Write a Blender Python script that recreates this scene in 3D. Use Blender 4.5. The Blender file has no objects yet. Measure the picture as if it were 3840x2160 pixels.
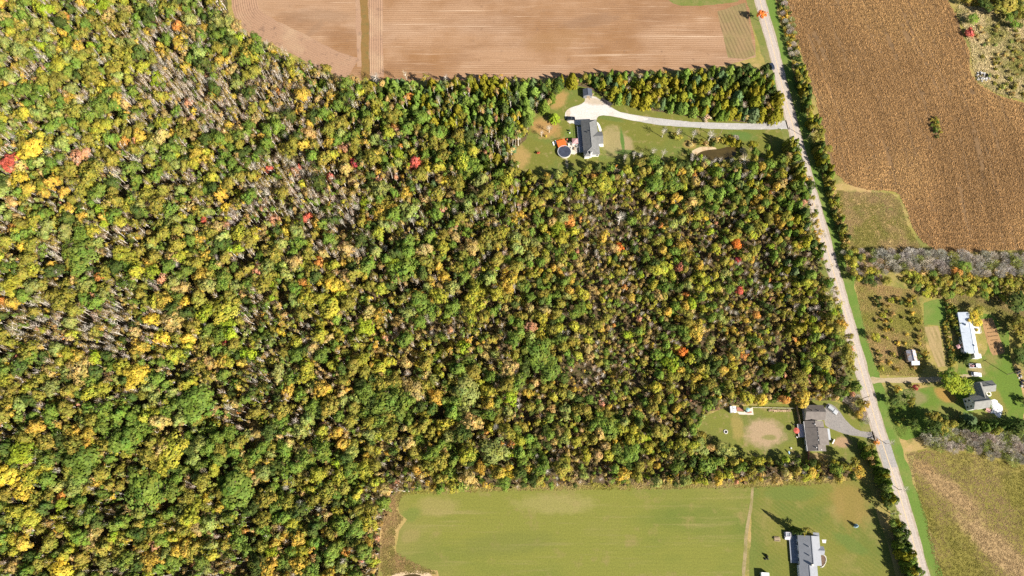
import bpy, bmesh, math, random
import numpy as np
from mathutils import Vector, noise as mnoise
from mathutils.geometry import tessellate_polygon

random.seed(7)
rng = np.random.default_rng(7)
sc = bpy.context.scene
COL = sc.collection

# ------------------------------------------------------------------ camera
H = 316.0
TH = math.radians(19.0)
F = 2595.0
cam = bpy.data.cameras.new('camera')
cam.sensor_width = 36.0
cam.lens = F / 3840.0 * 36.0
cam.clip_start = 1.0
cam.clip_end = 6000.0
camo = bpy.data.objects.new('camera', cam)
COL.objects.link(camo)
camo.location = (0, 0, H)
camo.rotation_euler = (TH, 0, 0)
sc.camera = camo

# ------------------------------------------------------------------ light
SUN_EL = math.radians(37)
sd = Vector((0.807 * math.cos(SUN_EL), -0.59 * math.cos(SUN_EL), math.sin(SUN_EL))).normalized()
world = bpy.data.worlds.new('World')
sc.world = world
world.use_nodes = True
wn = world.node_tree
wn.nodes.clear()
sky = wn.nodes.new('ShaderNodeTexSky')
sky.sky_type = 'NISHITA'
sky.sun_disc = False
sky.sun_elevation = SUN_EL
sky.sun_rotation = math.atan2(sd.x, sd.y)
bg = wn.nodes.new('ShaderNodeBackground')
bg.inputs['Strength'].default_value = 0.05
wo = wn.nodes.new('ShaderNodeOutputWorld')
wn.links.new(sky.outputs[0], bg.inputs[0])
wn.links.new(bg.outputs[0], wo.inputs[0])
sun = bpy.data.lights.new('sun', 'SUN')
sun.energy = 5.0
sun.angle = math.radians(0.5)
sun.color = (1.0, 0.94, 0.84)
suno = bpy.data.objects.new('sun', sun)
COL.objects.link(suno)
suno.rotation_euler = sd.to_track_quat('Z', 'Y').to_euler()
suno.location = (200, -150, 400)
vs = sc.view_settings
vs.view_transform = 'Standard'
vs.look = 'None'
vs.gamma = 1.0
vs.exposure = 1.0
vs.use_curve_mapping = False
sc.render.engine = 'CYCLES'
sc.cycles.max_bounces = 5
sc.cycles.diffuse_bounces = 3
sc.cycles.transmission_bounces = 3
sc.cycles.use_denoising = False

# ------------------------------------------------------------------ geometry of the view (photo pixel <-> ground)
CT, ST = math.cos(TH), math.sin(TH)


def G(px, py, z=0.0):
    u = (px - 1920.0) / F
    d = -(py - 1080.0) / F
    ry = d * CT + ST
    rz = d * ST - CT
    t = (z - H) / rz
    return (u * t, ry * t)


def PX(x, y, z=0.0):
    rx, ry, rz = x, y, z - H
    cy = ry * CT + rz * ST
    cz = -ry * ST + rz * CT
    return (1920 + F * rx / -cz, 1080 - F * cy / -cz)


def GA(pts, z=0.0):
    return [G(a, b, z) for a, b in pts]


def pip(x, y, poly):
    x = np.asarray(x, float)
    y = np.asarray(y, float)
    ins = np.zeros(x.shape, bool)
    n = len(poly)
    j = n - 1
    for i in range(n):
        xi, yi = poly[i]
        xj, yj = poly[j]
        c = ((yi > y) != (yj > y)) & (x < (xj - xi) * (y - yi) / (yj - yi + 1e-12) + xi)
        ins ^= c
        j = i
    return ins


# ------------------------------------------------------------------ materials
MATS = {}


class NT:
    def __init__(s, name):
        s.m = bpy.data.materials.new(name)
        s.m.use_nodes = True
        s.t = s.m.node_tree
        s.b = s.t.nodes['Principled BSDF']
        s.b.inputs['Specular IOR Level'].default_value = 0.25
        s.tc = s.t.nodes.new('ShaderNodeTexCoord')

    def n(s, k, **kw):
        nd = s.t.nodes.new(k)
        for a, v in kw.items():
            setattr(nd, a, v)
        return nd

    def L(s, a, b):
        s.t.links.new(a, b)

    def math(s, op, a, b=None, clamp=False):
        nd = s.n('ShaderNodeMath', operation=op, use_clamp=clamp)
        for i, v in enumerate((a, b)):
            if v is None:
                continue
            if isinstance(v, (int, float)):
                nd.inputs[i].default_value = v
            else:
                s.L(v, nd.inputs[i])
        return nd.outputs[0]

    def coords(s, scale=(1, 1, 1), rot=0.0, loc=(0, 0, 0)):
        mp = s.n('ShaderNodeMapping')
        mp.inputs['Scale'].default_value = scale
        mp.inputs['Rotation'].default_value = (0, 0, rot)
        mp.inputs['Location'].default_value = loc
        s.L(s.tc.outputs['Object'], mp.inputs[0])
        return mp.outputs[0]

    def noise(s, scale, detail=4, stretch=None, rot=0.0, rough=0.6, dist=0.0):
        nd = s.n('ShaderNodeTexNoise')
        nd.inputs['Scale'].default_value = scale
        nd.inputs['Detail'].default_value = detail
        nd.inputs['Roughness'].default_value = rough
        nd.inputs['Distortion'].default_value = dist
        s.L(s.coords(stretch or (1, 1, 1), rot, (random.random() * 50, random.random() * 50, 0)), nd.inputs['Vector'])
        return nd.outputs['Fac']

    def ramp(s, f, lo, hi):
        nd = s.n('ShaderNodeMapRange', clamp=True)
        nd.inputs['From Min'].default_value = lo
        nd.inputs['From Max'].default_value = hi
        s.L(f, nd.inputs[0])
        return nd.outputs[0]

    def mix(s, f, a, b, blend='MIX'):
        nd = s.n('ShaderNodeMix', data_type='RGBA', blend_type=blend)
        if isinstance(f, (int, float)):
            nd.inputs[0].default_value = f
        else:
            s.L(f, nd.inputs[0])
        for i, v in ((6, a), (7, b)):
            if isinstance(v, tuple):
                nd.inputs[i].default_value = (*v, 1)
            else:
                s.L(v, nd.inputs[i])
        return nd.outputs[2]

    def out(s, col, rough=0.85, bump=None, dist=0.1):
        if isinstance(col, tuple):
            s.b.inputs['Base Color'].default_value = (*col, 1)
        else:
            s.L(col, s.b.inputs['Base Color'])
        s.b.inputs['Roughness'].default_value = rough
        if bump is not None:
            bn = s.n('ShaderNodeBump')
            bn.inputs['Strength'].default_value = 0.6
            bn.inputs['Distance'].default_value = dist
            s.L(bump, bn.inputs['Height'])
            s.L(bn.outputs[0], s.b.inputs['Normal'])
        return s.m


def plain(name, col, rough=0.7, var=0.25, scale=1.5, spec=0.25, metal=0.0):
    """a paint, wood or stone with wear: colour mottled by noise"""
    if name in MATS:
        return MATS[name]
    s = NT(name)
    f = s.noise(scale, 5)
    dark = tuple(c * (1 - var) for c in col)
    lite = tuple(min(1, c * (1 + var * 0.6)) for c in col)
    c = s.mix(s.ramp(f, 0.3, 0.7), dark, lite)
    s.b.inputs['Specular IOR Level'].default_value = spec
    s.b.inputs['Metallic'].default_value = metal
    MATS[name] = s.out(c, rough)
    return MATS[name]


def field_mat(name, base, layers, rows=(), patches=(), rough=0.95, grain=None, wheels=None):
    """ground cover. layers: (scale, colour, lo, hi, stretch, rot); rows: (angle, spacing, colour, amount, wobble);
    patches: worn or lusher places (centre px, radius px x, y, rot, colour, amount)"""
    s = NT(name)
    c = base
    for (scale, col, lo, hi, st, rot) in layers:
        c = s.mix(s.ramp(s.noise(scale, 5, st, rot), lo, hi), c, col)
    for (ang, sp, col, amt, wob) in rows:
        mp = s.coords((1, 1, 1), -ang)
        sx = s.n('ShaderNodeSeparateXYZ')
        s.L(mp, sx.inputs[0])
        w = s.noise(0.05, 3)
        v = s.math('ADD', sx.outputs[1], s.math('MULTIPLY', w, wob))
        sn = s.math('SINE', s.math('MULTIPLY', v, 2 * math.pi / sp))
        f = s.math('MULTIPLY', s.ramp(sn, -0.3, 0.9), amt)
        f = s.math('MULTIPLY', f, s.ramp(s.noise(0.06, 4, (0.25, 1.6, 1), -ang), 0.3, 0.65))
        c = s.mix(f, c, col)
    for (pc, rx, ry, rot, col, amt) in patches:
        x0, y0 = G(*pc)
        x1, _ = G(pc[0] + rx, pc[1])
        _, y1 = G(pc[0], pc[1] - ry)
        gx, gy = abs(x1 - x0), abs(y1 - y0)
        sub = s.n('ShaderNodeVectorMath', operation='SUBTRACT')
        s.L(s.tc.outputs['Object'], sub.inputs[0])
        sub.inputs[1].default_value = (x0, y0, 0)
        mp = s.n('ShaderNodeMapping')
        mp.vector_type = 'TEXTURE'
        mp.inputs['Scale'].default_value = (gx, gy, 1)
        mp.inputs['Rotation'].default_value = (0, 0, rot)
        s.L(sub.outputs[0], mp.inputs[0])
        sx = s.n('ShaderNodeSeparateXYZ')
        s.L(mp.outputs[0], sx.inputs[0])
        d = s.math('SQRT', s.math('ADD', s.math('POWER', s.math('ABSOLUTE', sx.outputs[0]), 2.0), s.math('POWER', s.math('ABSOLUTE', sx.outputs[1]), 2.0)))
        d = s.math('ADD', d, s.math('MULTIPLY', s.math('SUBTRACT', s.noise(0.25, 4), 0.5), 1.1))
        f = s.math('MULTIPLY', s.math('SUBTRACT', 1.0, s.ramp(d, 0.65, 1.12)), amt)
        c = s.mix(f, c, col)
    if wheels:
        at = s.n('ShaderNodeAttribute', attribute_type='GEOMETRY', attribute_name='across')
        w = s.math('ABSOLUTE', at.outputs['Fac'])
        sn = s.math('COSINE', s.math('MULTIPLY', s.math('SUBTRACT', w, 0.5), 2 * math.pi / 0.5))
        f = s.math('MULTIPLY', s.ramp(sn, -.2, .9), s.math('MULTIPLY', s.ramp(s.noise(0.07, 4), .3, .6), .55))
        c = s.mix(f, c, wheels)
        f = s.math('MULTIPLY', s.ramp(w, .82, 1.0), s.ramp(s.noise(0.25, 4), .35, .6))
        c = s.mix(f, c, (0.30, 0.24, 0.17))
    fine = s.noise(grain or 1.6, 4, None, 0, 0.75)
    c = s.mix(s.ramp(fine, 0.25, 0.75), s.mix(1.0, c, (0.72, 0.70, 0.66), 'MULTIPLY'), s.mix(1.0, c, (1.22, 1.2, 1.15), 'MULTIPLY'))
    return s.out(c, rough, fine, 0.12)


def leaf_material():
    s = NT('leaves')
    a = s.n('ShaderNodeAttribute', attribute_type='INSTANCER', attribute_name='tint')
    g = s.n('ShaderNodeAttribute', attribute_type='GEOMETRY', attribute_name='lc')
    c = s.mix(g.outputs['Alpha'], a.outputs['Color'], (0.24, 0.225, 0.04))
    c = s.mix(1.0, c, g.outputs['Color'], 'MULTIPLY')
    s.b.inputs['Specular IOR Level'].default_value = 0.12
    s.out(c, 0.75)
    tr = s.n('ShaderNodeBsdfTranslucent')
    s.L(c, tr.inputs[0])
    ms = s.n('ShaderNodeMixShader')
    ms.inputs[0].default_value = 0.30
    o = s.t.nodes['Material Output']
    s.L(s.b.outputs[0], ms.inputs[1])
    s.L(tr.outputs[0], ms.inputs[2])
    s.L(ms.outputs[0], o.inputs[0])
    return s.m


def vcol_material(name):
    s = NT(name)
    g = s.n('ShaderNodeAttribute', attribute_type='GEOMETRY', attribute_name='lc')
    s.b.inputs['Specular IOR Level'].default_value = 0.1
    s.out(g.outputs['Color'], 0.85)
    tr = s.n('ShaderNodeBsdfTranslucent')
    s.L(g.outputs['Color'], tr.inputs[0])
    ms = s.n('ShaderNodeMixShader')
    ms.inputs[0].default_value = 0.2
    s.L(s.b.outputs[0], ms.inputs[1])
    s.L(tr.outputs[0], ms.inputs[2])
    s.L(ms.outputs[0], s.t.nodes['Material Output'].inputs[0])
    return s.m


M_LEAF = leaf_material()
M_VC = vcol_material('dry_plants')
M_BARK = plain('bark', (0.16, 0.12, 0.09), 0.9, 0.35, 2.0)
M_BIRCH = plain('pale_bark', (0.70, 0.63, 0.54), 0.9, 0.35, 1.2)
M_TWIG = plain('grey_twigs', (0.46, 0.43, 0.39), 0.9, 0.3, 1.5)


# ------------------------------------------------------------------ object helpers
def tag(o, label=None, cat=None, group=None, kind=None):
    if label:
        o['label'] = label
    if cat:
        o['category'] = cat
    if group:
        o['group'] = group
    if kind:
        o['kind'] = kind
    return o


def thing(name, label, cat, loc=(0, 0, 0), rz=0.0, group=None):
    o = bpy.data.objects.new(name, None)
    COL.objects.link(o)
    o.empty_display_size = 0.5
    o.location = loc
    o.rotation_euler = (0, 0, rz)
    return tag(o, label, cat, group)


def copy_tree(o, parent=None):
    c = o.copy()
    COL.objects.link(c)
    c.parent = parent
    for ch in list(o.children):
        copy_tree(ch, c)
    return c


class MB:
    def __init__(s):
        s.v = []
        s.f = []

    def add(s, vs, fs):
        k = len(s.v)
        s.v += [tuple(v) for v in vs]
        s.f += [tuple(i + k for i in f) for f in fs]
        return s

    def box(s, cx, cy, cz, sx, sy, sz, rz=0.0, taper=1.0):
        c, n = math.cos(rz), math.sin(rz)
        vs = []
        for zz, t in ((-0.5, 1.0), (0.5, taper)):
            for xx, yy in ((-0.5, -0.5), (0.5, -0.5), (0.5, 0.5), (-0.5, 0.5)):
                x, y = xx * sx * t, yy * sy * t
                vs.append((cx + x * c - y * n, cy + x * n + y * c, cz + zz * sz))
        return s.add(vs, [(3, 2, 1, 0), (4, 5, 6, 7), (0, 1, 5, 4), (1, 2, 6, 5), (2, 3, 7, 6), (3, 0, 4, 7)])

    def prism(s, poly, z0, z1):
        n = len(poly)
        vs = [(x, y, z0) for x, y in poly] + [(x, y, z1) for x, y in poly]
        fs = [tuple(range(n - 1, -1, -1)), tuple(range(n, 2 * n))]
        fs += [(i, (i + 1) % n, n + (i + 1) % n, n + i) for i in range(n)]
        return s.add(vs, fs)

    def slab(s, pts, th):
        """polygon in space given a thickness downwards"""
        n = len(pts)
        vs = list(pts) + [(p[0], p[1], p[2] - th) for p in pts]
        fs = [tuple(range(n)), tuple(range(2 * n - 1, n - 1, -1))]
        fs += [(i, n + i, n + (i + 1) % n, (i + 1) % n) for i in range(n)]
        return s.add(vs, fs)

    def tube(s, p0, p1, r0, r1, n=6, cap=True):
        p0, p1 = Vector(p0), Vector(p1)
        d = (p1 - p0).normalized()
        a = d.orthogonal().normalized()
        b = d.cross(a)
        vs = []
        for p, r in ((p0, r0), (p1, r1)):
            for i in range(n):
                t = 2 * math.pi * i / n
                vs.append(p + a * (r * math.cos(t)) + b * (r * math.sin(t)))
        fs = [(i, (i + 1) % n, n + (i + 1) % n, n + i) for i in range(n)]
        if cap:
            fs += [tuple(range(n - 1, -1, -1)), tuple(range(n, 2 * n))]
        return s.add(vs, fs)

    def profile(s, prof, y0, y1, inset=None):
        """side profile (x,z) extruded over the width"""
        n = len(prof)
        vs = [(x, y0, z) for x, z in prof] + [(x, y1, z) for x, z in prof]
        if inset:
            vs = [(x, y0 + (inset(z)), z) for x, z in prof] + [(x, y1 - inset(z), z) for x, z in prof]
        fs = [tuple(range(n)), tuple(range(2 * n - 1, n - 1, -1))]
        fs += [(i, n + i, n + (i + 1) % n, (i + 1) % n) for i in range(n)]
        return s.add(vs, fs)

    def mesh(s, name, m):
        me = bpy.data.meshes.new(name)
        me.from_pydata(s.v, [], s.f)
        me.materials.append(m)
        me.validate()
        bm = bmesh.new()
        bm.from_mesh(me)
        bmesh.ops.recalc_face_normals(bm, faces=bm.faces)
        bm.to_mesh(me)
        bm.free()
        return me

    def build(s, name, m, parent=None, loc=None, rz=None):
        o = bpy.data.objects.new(name, s.mesh(name, m))
        COL.objects.link(o)
        if parent is not None:
            o.parent = parent
        if loc is not None:
            o.location = loc
        if rz is not None:
            o.rotation_euler = (0, 0, rz)
        return o


def densify(pts, step, jit, closed=True):
    out = []
    n = len(pts)
    for i in range(n if closed else n - 1):
        a, b = Vector(pts[i]), Vector(pts[(i + 1) % n])
        k = max(1, int((b - a).length / step))
        nrm = Vector((-(b - a).y, (b - a).x))
        if nrm.length > 0:
            nrm.normalize()
        for j in range(k):
            p = a.lerp(b, j / k)
            w = mnoise.noise(Vector((p.x * 0.11, p.y * 0.11, 3.1))) * 1.3 + (random.random() - 0.5)
            p = p + nrm * (w * jit)
            out.append((p.x, p.y))
    if not closed:
        out.append(tuple(pts[-1]))
    return out


def smooth(pts, closed=True, it=2):
    for _ in range(it):
        o = []
        n = len(pts)
        rngi = range(n) if closed else range(n - 1)
        if not closed:
            o.append(pts[0])
        for i in rngi:
            a, b = pts[i], pts[(i + 1) % n]
            o.append((a[0] * 0.75 + b[0] * 0.25, a[1] * 0.75 + b[1] * 0.25))
            o.append((a[0] * 0.25 + b[0] * 0.75, a[1] * 0.25 + b[1] * 0.75))
        if not closed:
            o.append(pts[-1])
        pts = o
    return pts


def sheet(name, pts, z, m, label, cat, jit=0.35, step=2.0, sm=1, world_pts=False, kind='structure'):
    w = pts if world_pts else GA(pts)
    if sm:
        w = smooth(w, True, sm)
    w = densify(w, step, jit) if jit > 0 else w
    v3 = [Vector((x, y, 0)) for x, y in w]
    tris = tessellate_polygon([v3])
    me = bpy.data.meshes.new(name)
    fs = []
    for t in tris:
        a, b, c = (w[i] for i in t)
        if (b[0] - a[0]) * (c[1] - a[1]) - (b[1] - a[1]) * (c[0] - a[0]) < 0:
            t = (t[0], t[2], t[1])
        fs.append(t)
    me.from_pydata([(x, y, z) for x, y in w], [], fs)
    me.materials.append(m)
    o = bpy.data.objects.new(name, me)
    COL.objects.link(o)
    return tag(o, label, cat, None, kind)


def ribbon(name, pts, width, z, m, label, cat, jit=0.2, off=0.0, step=3.0, thick=0.0):
    """strip of ground along a world polyline; off shifts it sideways (left positive)"""
    p = [Vector(q) for q in densify(pts, step, 0.0, False)]
    vs, fs = [], []
    for i, q in enumerate(p):
        t = (p[min(i + 1, len(p) - 1)] - p[max(i - 1, 0)]).normalized()
        n = Vector((-t.y, t.x))
        for sgn in (0.5, -0.5):
            j = (random.random() - 0.5) * 2 * jit + mnoise.noise(Vector((q.x * 0.1, q.y * 0.1, sgn * 9))) * jit
            r = q + n * (off + sgn * width + j)
            vs.append((r.x, r.y, z))
        if i:
            k = 2 * i
            fs.append((k - 2, k - 1, k + 1, k))
    me = bpy.data.meshes.new(name)
    me.from_pydata(vs, [], fs)
    at = me.attributes.new('across', 'FLOAT', 'POINT')
    at.data.foreach_set('value', np.tile(np.array([1.0, -1.0], np.float32), len(p)))
    me.materials.append(m)
    o = bpy.data.objects.new(name, me)
    COL.objects.link(o)
    return tag(o, label, cat, None, 'structure')


def quads_mesh(name, P, A, B, C, m, turn=None):
    """many leaf-sized quads at once: centres P, half-axes A and B, colours C"""
    n = len(P)
    v = np.empty((n, 4, 3), np.float32)
    v[:, 0] = P - A - B
    v[:, 1] = P + A - B
    v[:, 2] = P + A + B
    v[:, 3] = P - A + B
    me = bpy.data.meshes.new(name)
    me.vertices.add(4 * n)
    me.vertices.foreach_set('co', v.ravel())
    me.loops.add(4 * n)
    me.loops.foreach_set('vertex_index', np.arange(4 * n, dtype=np.int32))
    me.polygons.add(n)
    me.polygons.foreach_set('loop_start', np.arange(0, 4 * n, 4, dtype=np.int32))
    me.polygons.foreach_set('loop_total', np.full(n, 4, np.int32))
    me.update()
    at = me.attributes.new('lc', 'FLOAT_COLOR', 'POINT')
    c4 = np.ones((n, 4, 4), np.float32)
    c4[:, :, :3] = np.asarray(C, np.float32)[:, None, :]
    c4[:, :, 3] = 0 if turn is None else np.asarray(turn, np.float32)[:, None]
    at.data.foreach_set('color', c4.ravel())
    me.materials.append(m)
    return me


def frames(N, size, asp=1.0, roll=None):
    """half-axes of quads facing N"""
    N = N / np.linalg.norm(N, axis=1, keepdims=True)
    ref = np.where(np.abs(N[:, 2:3]) > 0.95, np.array([[1.0, 0, 0]]), np.array([[0, 0, 1.0]]))
    U = np.cross(ref, N)
    U /= np.linalg.norm(U, axis=1, keepdims=True)
    V = np.cross(N, U)
    t = rng.uniform(0, 2 * np.pi, (len(N), 1)) if roll is None else roll
    A = (U * np.cos(t) + V * np.sin(t)) * size
    B = (-U * np.sin(t) + V * np.cos(t)) * size * asp
    return A, B


def rand_dir(n):
    d = rng.normal(size=(n, 3))
    return d / np.linalg.norm(d, axis=1, keepdims=True)


# ------------------------------------------------------------------ setting: materials
m_ground = field_mat('rough_grass', (0.25, 0.22, 0.055), [(0.03, (0.38, 0.26, 0.115), 0.45, 0.62, None, 0), (0.12, (0.165, 0.165, 0.042), 0.48, 0.62, None, 0), (0.5, (0.36, 0.26, 0.13), 0.58, 0.7, None, 0)])
m_litter = field_mat('leaf_litter', (0.105, 0.075, 0.04), [(0.08, (0.075, 0.07, 0.026), 0.45, 0.6, None, 0), (0.3, (0.17, 0.11, 0.065), 0.52, 0.68, None, 0)])
m_soil = field_mat('tilled_soil', (0.345, 0.212, 0.128),
                   [(0.016, (0.255, 0.135, 0.062), 0.44, 0.60, None, 0), (0.05, (0.235, 0.13, 0.07), 0.52, 0.72, (0.4, 1, 1), 0.1), (0.035, (0.37, 0.245, 0.165), 0.52, 0.70, (0.35, 1, 1), 0), (0.25, (0.20, 0.12, 0.075), 0.62, 0.75, None, 0), (0.8, (0.46, 0.32, 0.22), 0.56, 0.74, (0.05, 1.2, 1), 0.03), (0.10, (0.27, 0.155, 0.085), 0.55, 0.75, (0.3, 1.2, 1), 0.0), (0.22, (0.52, 0.38, 0.27), 0.66, 0.72, (0.03, 1.4, 1), 0.09)],
                   [(0.0, 1.35, (0.20, 0.11, 0.06), 0.70, 1.2)],
                   [((1190, 60), 150, 26, 0, (0.20, 0.125, 0.08), 0.35), ((1180, 110), 60, 14, 0.9, (0.20, 0.125, 0.08), 0.35), ((2210, 80), 120, 25, 0.2, (0.20, 0.12, 0.075), 0.45), ((2080, 150), 130, 40, 0.2, (0.26, 0.145, 0.065), 0.5)])
m_head = field_mat('headland_soil', (0.33, 0.205, 0.135), [(0.3, (0.21, 0.13, 0.09), 0.55, 0.7, None, 0), (0.05, (0.38, 0.26, 0.17), 0.5, 0.7, None, 0)])
m_water_way = field_mat('waterway_grass', (0.21, 0.125, 0.042), [(0.3, (0.16, 0.12, 0.04), 0.5, 0.65, None, 0)])
m_stub = field_mat('stubble', (0.27, 0.185, 0.095), [(0.05, (0.20, 0.17, 0.07), 0.4, 0.6, None, 0)], [(math.radians(105), 2.0, (0.14, 0.10, 0.05), 0.9, 0.8)])
m_cornsoil = field_mat('corn_soil', (0.19, 0.115, 0.055), [(0.2, (0.13, 0.08, 0.04), 0.5, 0.65, None, 0)])
m_hay = field_mat('mown_hay', (0.172, 0.178, 0.034),
                  [(0.012, (0.195, 0.18, 0.055), 0.47, 0.64, None, 0), (0.03, (0.115, 0.145, 0.026), 0.48, 0.66, (0.4, 1, 1), 0), (0.3, (0.225, 0.20, 0.07), 0.55, 0.76, (0.08, 1.3, 1), 0.02), (0.12, (0.21, 0.18, 0.06), 0.56, 0.7, None, 0)],
                  [(0.0, 1.6, (0.135, 0.15, 0.03), 0.32, 1.5)],
                  [((1640, 1900), 90, 40, 0.0, (0.28, 0.225, 0.095), 0.45), ((1545, 1930), 45, 28, 0.3, (0.12, 0.16, 0.03), 0.6), ((2080, 1890), 160, 40, 0, (0.27, 0.235, 0.09), 0.5), ((1900, 2040), 200, 50, 0.1, (0.13, 0.145, 0.032), 0.5), ((1540, 2010), 40, 26, 0.3, (0.26, 0.20, 0.085), 0.4)])
m_lawn4 = field_mat('lawn_by_road', (0.148, 0.152, 0.028),
                    [(0.03, (0.105, 0.135, 0.025), 0.45, 0.6, None, 0), (0.09, (0.20, 0.175, 0.052), 0.52, 0.7, None, 0)],
                    [(math.radians(-38), 1.5, (0.215, 0.19, 0.06), 0.30, 1.5)],
                    [((2960, 1850), 120, 32, 0, (0.11, 0.15, 0.03), 0.7), ((3185, 1890), 75, 95, 0.2, (0.25, 0.165, 0.05), 0.6), ((3190, 2040), 75, 30, -0.5, (0.10, 0.15, 0.03), 0.7), ((2815, 2080), 30, 90, 0, (0.12, 0.15, 0.03), 0.6)])
m_lawn1 = field_mat('lawn_house', (0.14, 0.145, 0.026),
                    [(0.05, (0.12, 0.15, 0.03), 0.48, 0.62, None, 0), (0.3, (0.25, 0.20, 0.08), 0.55, 0.7, None, 0)], (),
                    [((2045, 480), 62, 38, -0.4, (0.34, 0.195, 0.075), 0.85), ((1950, 590), 40, 45, 0, (0.33, 0.22, 0.085), 0.8), ((2095, 375), 30, 40, -0.5, (0.34, 0.21, 0.08), 0.8), ((2300, 530), 52, 60, 0.1, (0.31, 0.245, 0.125), 0.7), ((2350, 545), 26, 38, 0.1, (0.33, 0.245, 0.14), 0.7), ((2334, 530), 8, 48, 0.05, (0.075, 0.15, 0.025), 0.95), ((2340, 570), 40, 10, 0.05, (0.075, 0.14, 0.025), 0.8), ((2290, 445), 60, 10, -0.2, (0.10, 0.14, 0.03), 0.8), ((2140, 505), 25, 30, 0, (0.11, 0.16, 0.03), 0.8), ((2780, 510), 55, 18, -0.1, (0.085, 0.15, 0.03), 0.8), ((2125, 610), 6, 22, 0.05, (0.30, 0.27, 0.20), 0.8), ((2590, 540), 30, 18, 0.2, (0.36, 0.22, 0.08), 0.6)])
m_yard2 = field_mat('lawn_yard', (0.15, 0.16, 0.03), [(0.06, (0.135, 0.15, 0.036), 0.48, 0.62, None, 0), (0.3, (0.24, 0.19, 0.08), 0.55, 0.7, None, 0)], (),
                    [((2866, 1626), 82, 56, 0.0, (0.34, 0.245, 0.155), 0.92), ((2885, 1641), 30, 12, 0, (0.19, 0.18, 0.06), 0.9), ((2765, 1600), 25, 55, 0, (0.28, 0.215, 0.07), 0.7), ((3157, 1658), 34, 22, 0.2, (0.33, 0.21, 0.13), 0.9), ((3070, 1712), 40, 14, 0, (0.30, 0.21, 0.11), 0.8)])
m_farm = field_mat('lawn_farm', (0.105, 0.165, 0.022), [(0.06, (0.19, 0.175, 0.05), 0.46, 0.62, None, 0), (0.25, (0.10, 0.17, 0.025), 0.5, 0.7, None, 0)], (),
                   [((3545, 1480), 45, 30, -0.6, (0.30, 0.18, 0.05), 0.9), ((3420, 1490), 60, 35, 0, (0.21, 0.18, 0.085), 0.8), ((3660, 1392), 35, 22, 0, (0.31, 0.235, 0.12), 0.7), ((3740, 1500), 25, 60, 0.2, (0.21, 0.165, 0.045), 0.7)])
m_verge = field_mat('verge_grass', (0.15, 0.165, 0.04), [(0.08, (0.20, 0.18, 0.065), 0.46, 0.62, None, 0), (0.4, (0.11, 0.15, 0.03), 0.5, 0.7, None, 0)])
m_lush = field_mat('lush_grass', (0.11, 0.18, 0.03), [(0.1, (0.16, 0.19, 0.045), 0.46, 0.62, None, 0)])
m_shoulder = field_mat('gravel_shoulder', (0.38, 0.32, 0.265), [(0.4, (0.23, 0.19, 0.13), 0.5, 0.68, None, 0)])
m_road = field_mat('road_surface', (0.43, 0.372, 0.335), [(0.05, (0.385, 0.34, 0.312), 0.45, 0.6, (1, 0.3, 1), 0.27), (0.6, (0.46, 0.40, 0.36), 0.5, 0.68, None, 0), (1.4, (0.20, 0.18, 0.17), 0.7, 0.78, None, 0)],
                   (), [((3317, 1700), 30, 55, 0.27, (0.33, 0.315, 0.31), 0.85)], 0.9, None, (0.335, 0.295, 0.272))
m_gravel = field_mat('pale_gravel', (0.54, 0.51, 0.49), [(0.1, (0.47, 0.43, 0.40), 0.5, 0.7, None, 0), (0.5, (0.62, 0.59, 0.57), 0.55, 0.7, None, 0)], (),
                     [((2225, 380), 42, 15, -0.2, (0.40, 0.33, 0.25), 0.85), ((2130, 420), 9, 45, 0, (0.45, 0.36, 0.27), 0.7)])
m_grdrive = field_mat('drive_gravel', (0.385, 0.375, 0.375), [(0.1, (0.31, 0.30, 0.30), 0.46, 0.64, (0.2, 1, 1), -0.15), (0.5, (0.47, 0.45, 0.44), 0.55, 0.7, None, 0)])
m_asph = field_mat('old_asphalt', (0.225, 0.21, 0.205), [(0.07, (0.28, 0.258, 0.245), 0.46, 0.64, None, 0), (0.5, (0.19, 0.18, 0.18), 0.55, 0.7, None, 0)])
m_track = field_mat('dirt_track', (0.285, 0.225, 0.125), [(0.2, (0.19, 0.17, 0.06), 0.42, 0.62, None, 0)])
m_bed = field_mat('garden_soil', (0.34, 0.205, 0.095), [(0.3, (0.25, 0.15, 0.075), 0.5, 0.66, None, 0)])
m_bed2 = field_mat('garden_stubble', (0.33, 0.245, 0.12), [(0.3, (0.24, 0.19, 0.075), 0.5, 0.66, (1, 0.2, 1), 0.25)], [(math.radians(104), 2.2, (0.20, 0.165, 0.06), 0.7, 0.3)])
m_sand = field_mat('pond_bank', (0.50, 0.39, 0.26), [(0.3, (0.34, 0.22, 0.11), 0.5, 0.66, None, 0)])
m_patio = plain('patio_concrete', (0.56, 0.50, 0.42), 0.9, 0.2, 0.8)
m_paint = plain('worn_yellow_paint', (0.62, 0.46, 0.25), 0.8, 0.3, 0.6)


def water_mat():
    s = NT('pond_water')
    f = s.noise(0.3, 3)
    s.b.inputs['Specular IOR Level'].default_value = 0.5
    c = s.mix(s.ramp(f, 0.35, 0.65), (0.050, 0.036, 0.012), (0.075, 0.052, 0.016))
    return s.out(c, 0.12, s.noise(2.0, 3), 0.01)


m_water = water_mat()

# ------------------------------------------------------------------ setting: sheets
# road centre line in photo pixels
ROAD_PX = [(2690, -620), (2771, -300), (2850, 0), (2872, 86), (2898, 172), (2938, 345), (2981, 500), (3093, 905), (3178, 1200), (3265, 1518), (3318, 1690), (3354, 1793), (3412, 1986), (3460, 2160), (3560, 2500), (3660, 2840)]
ROAD = smooth(GA(ROAD_PX), False, 2)

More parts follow.
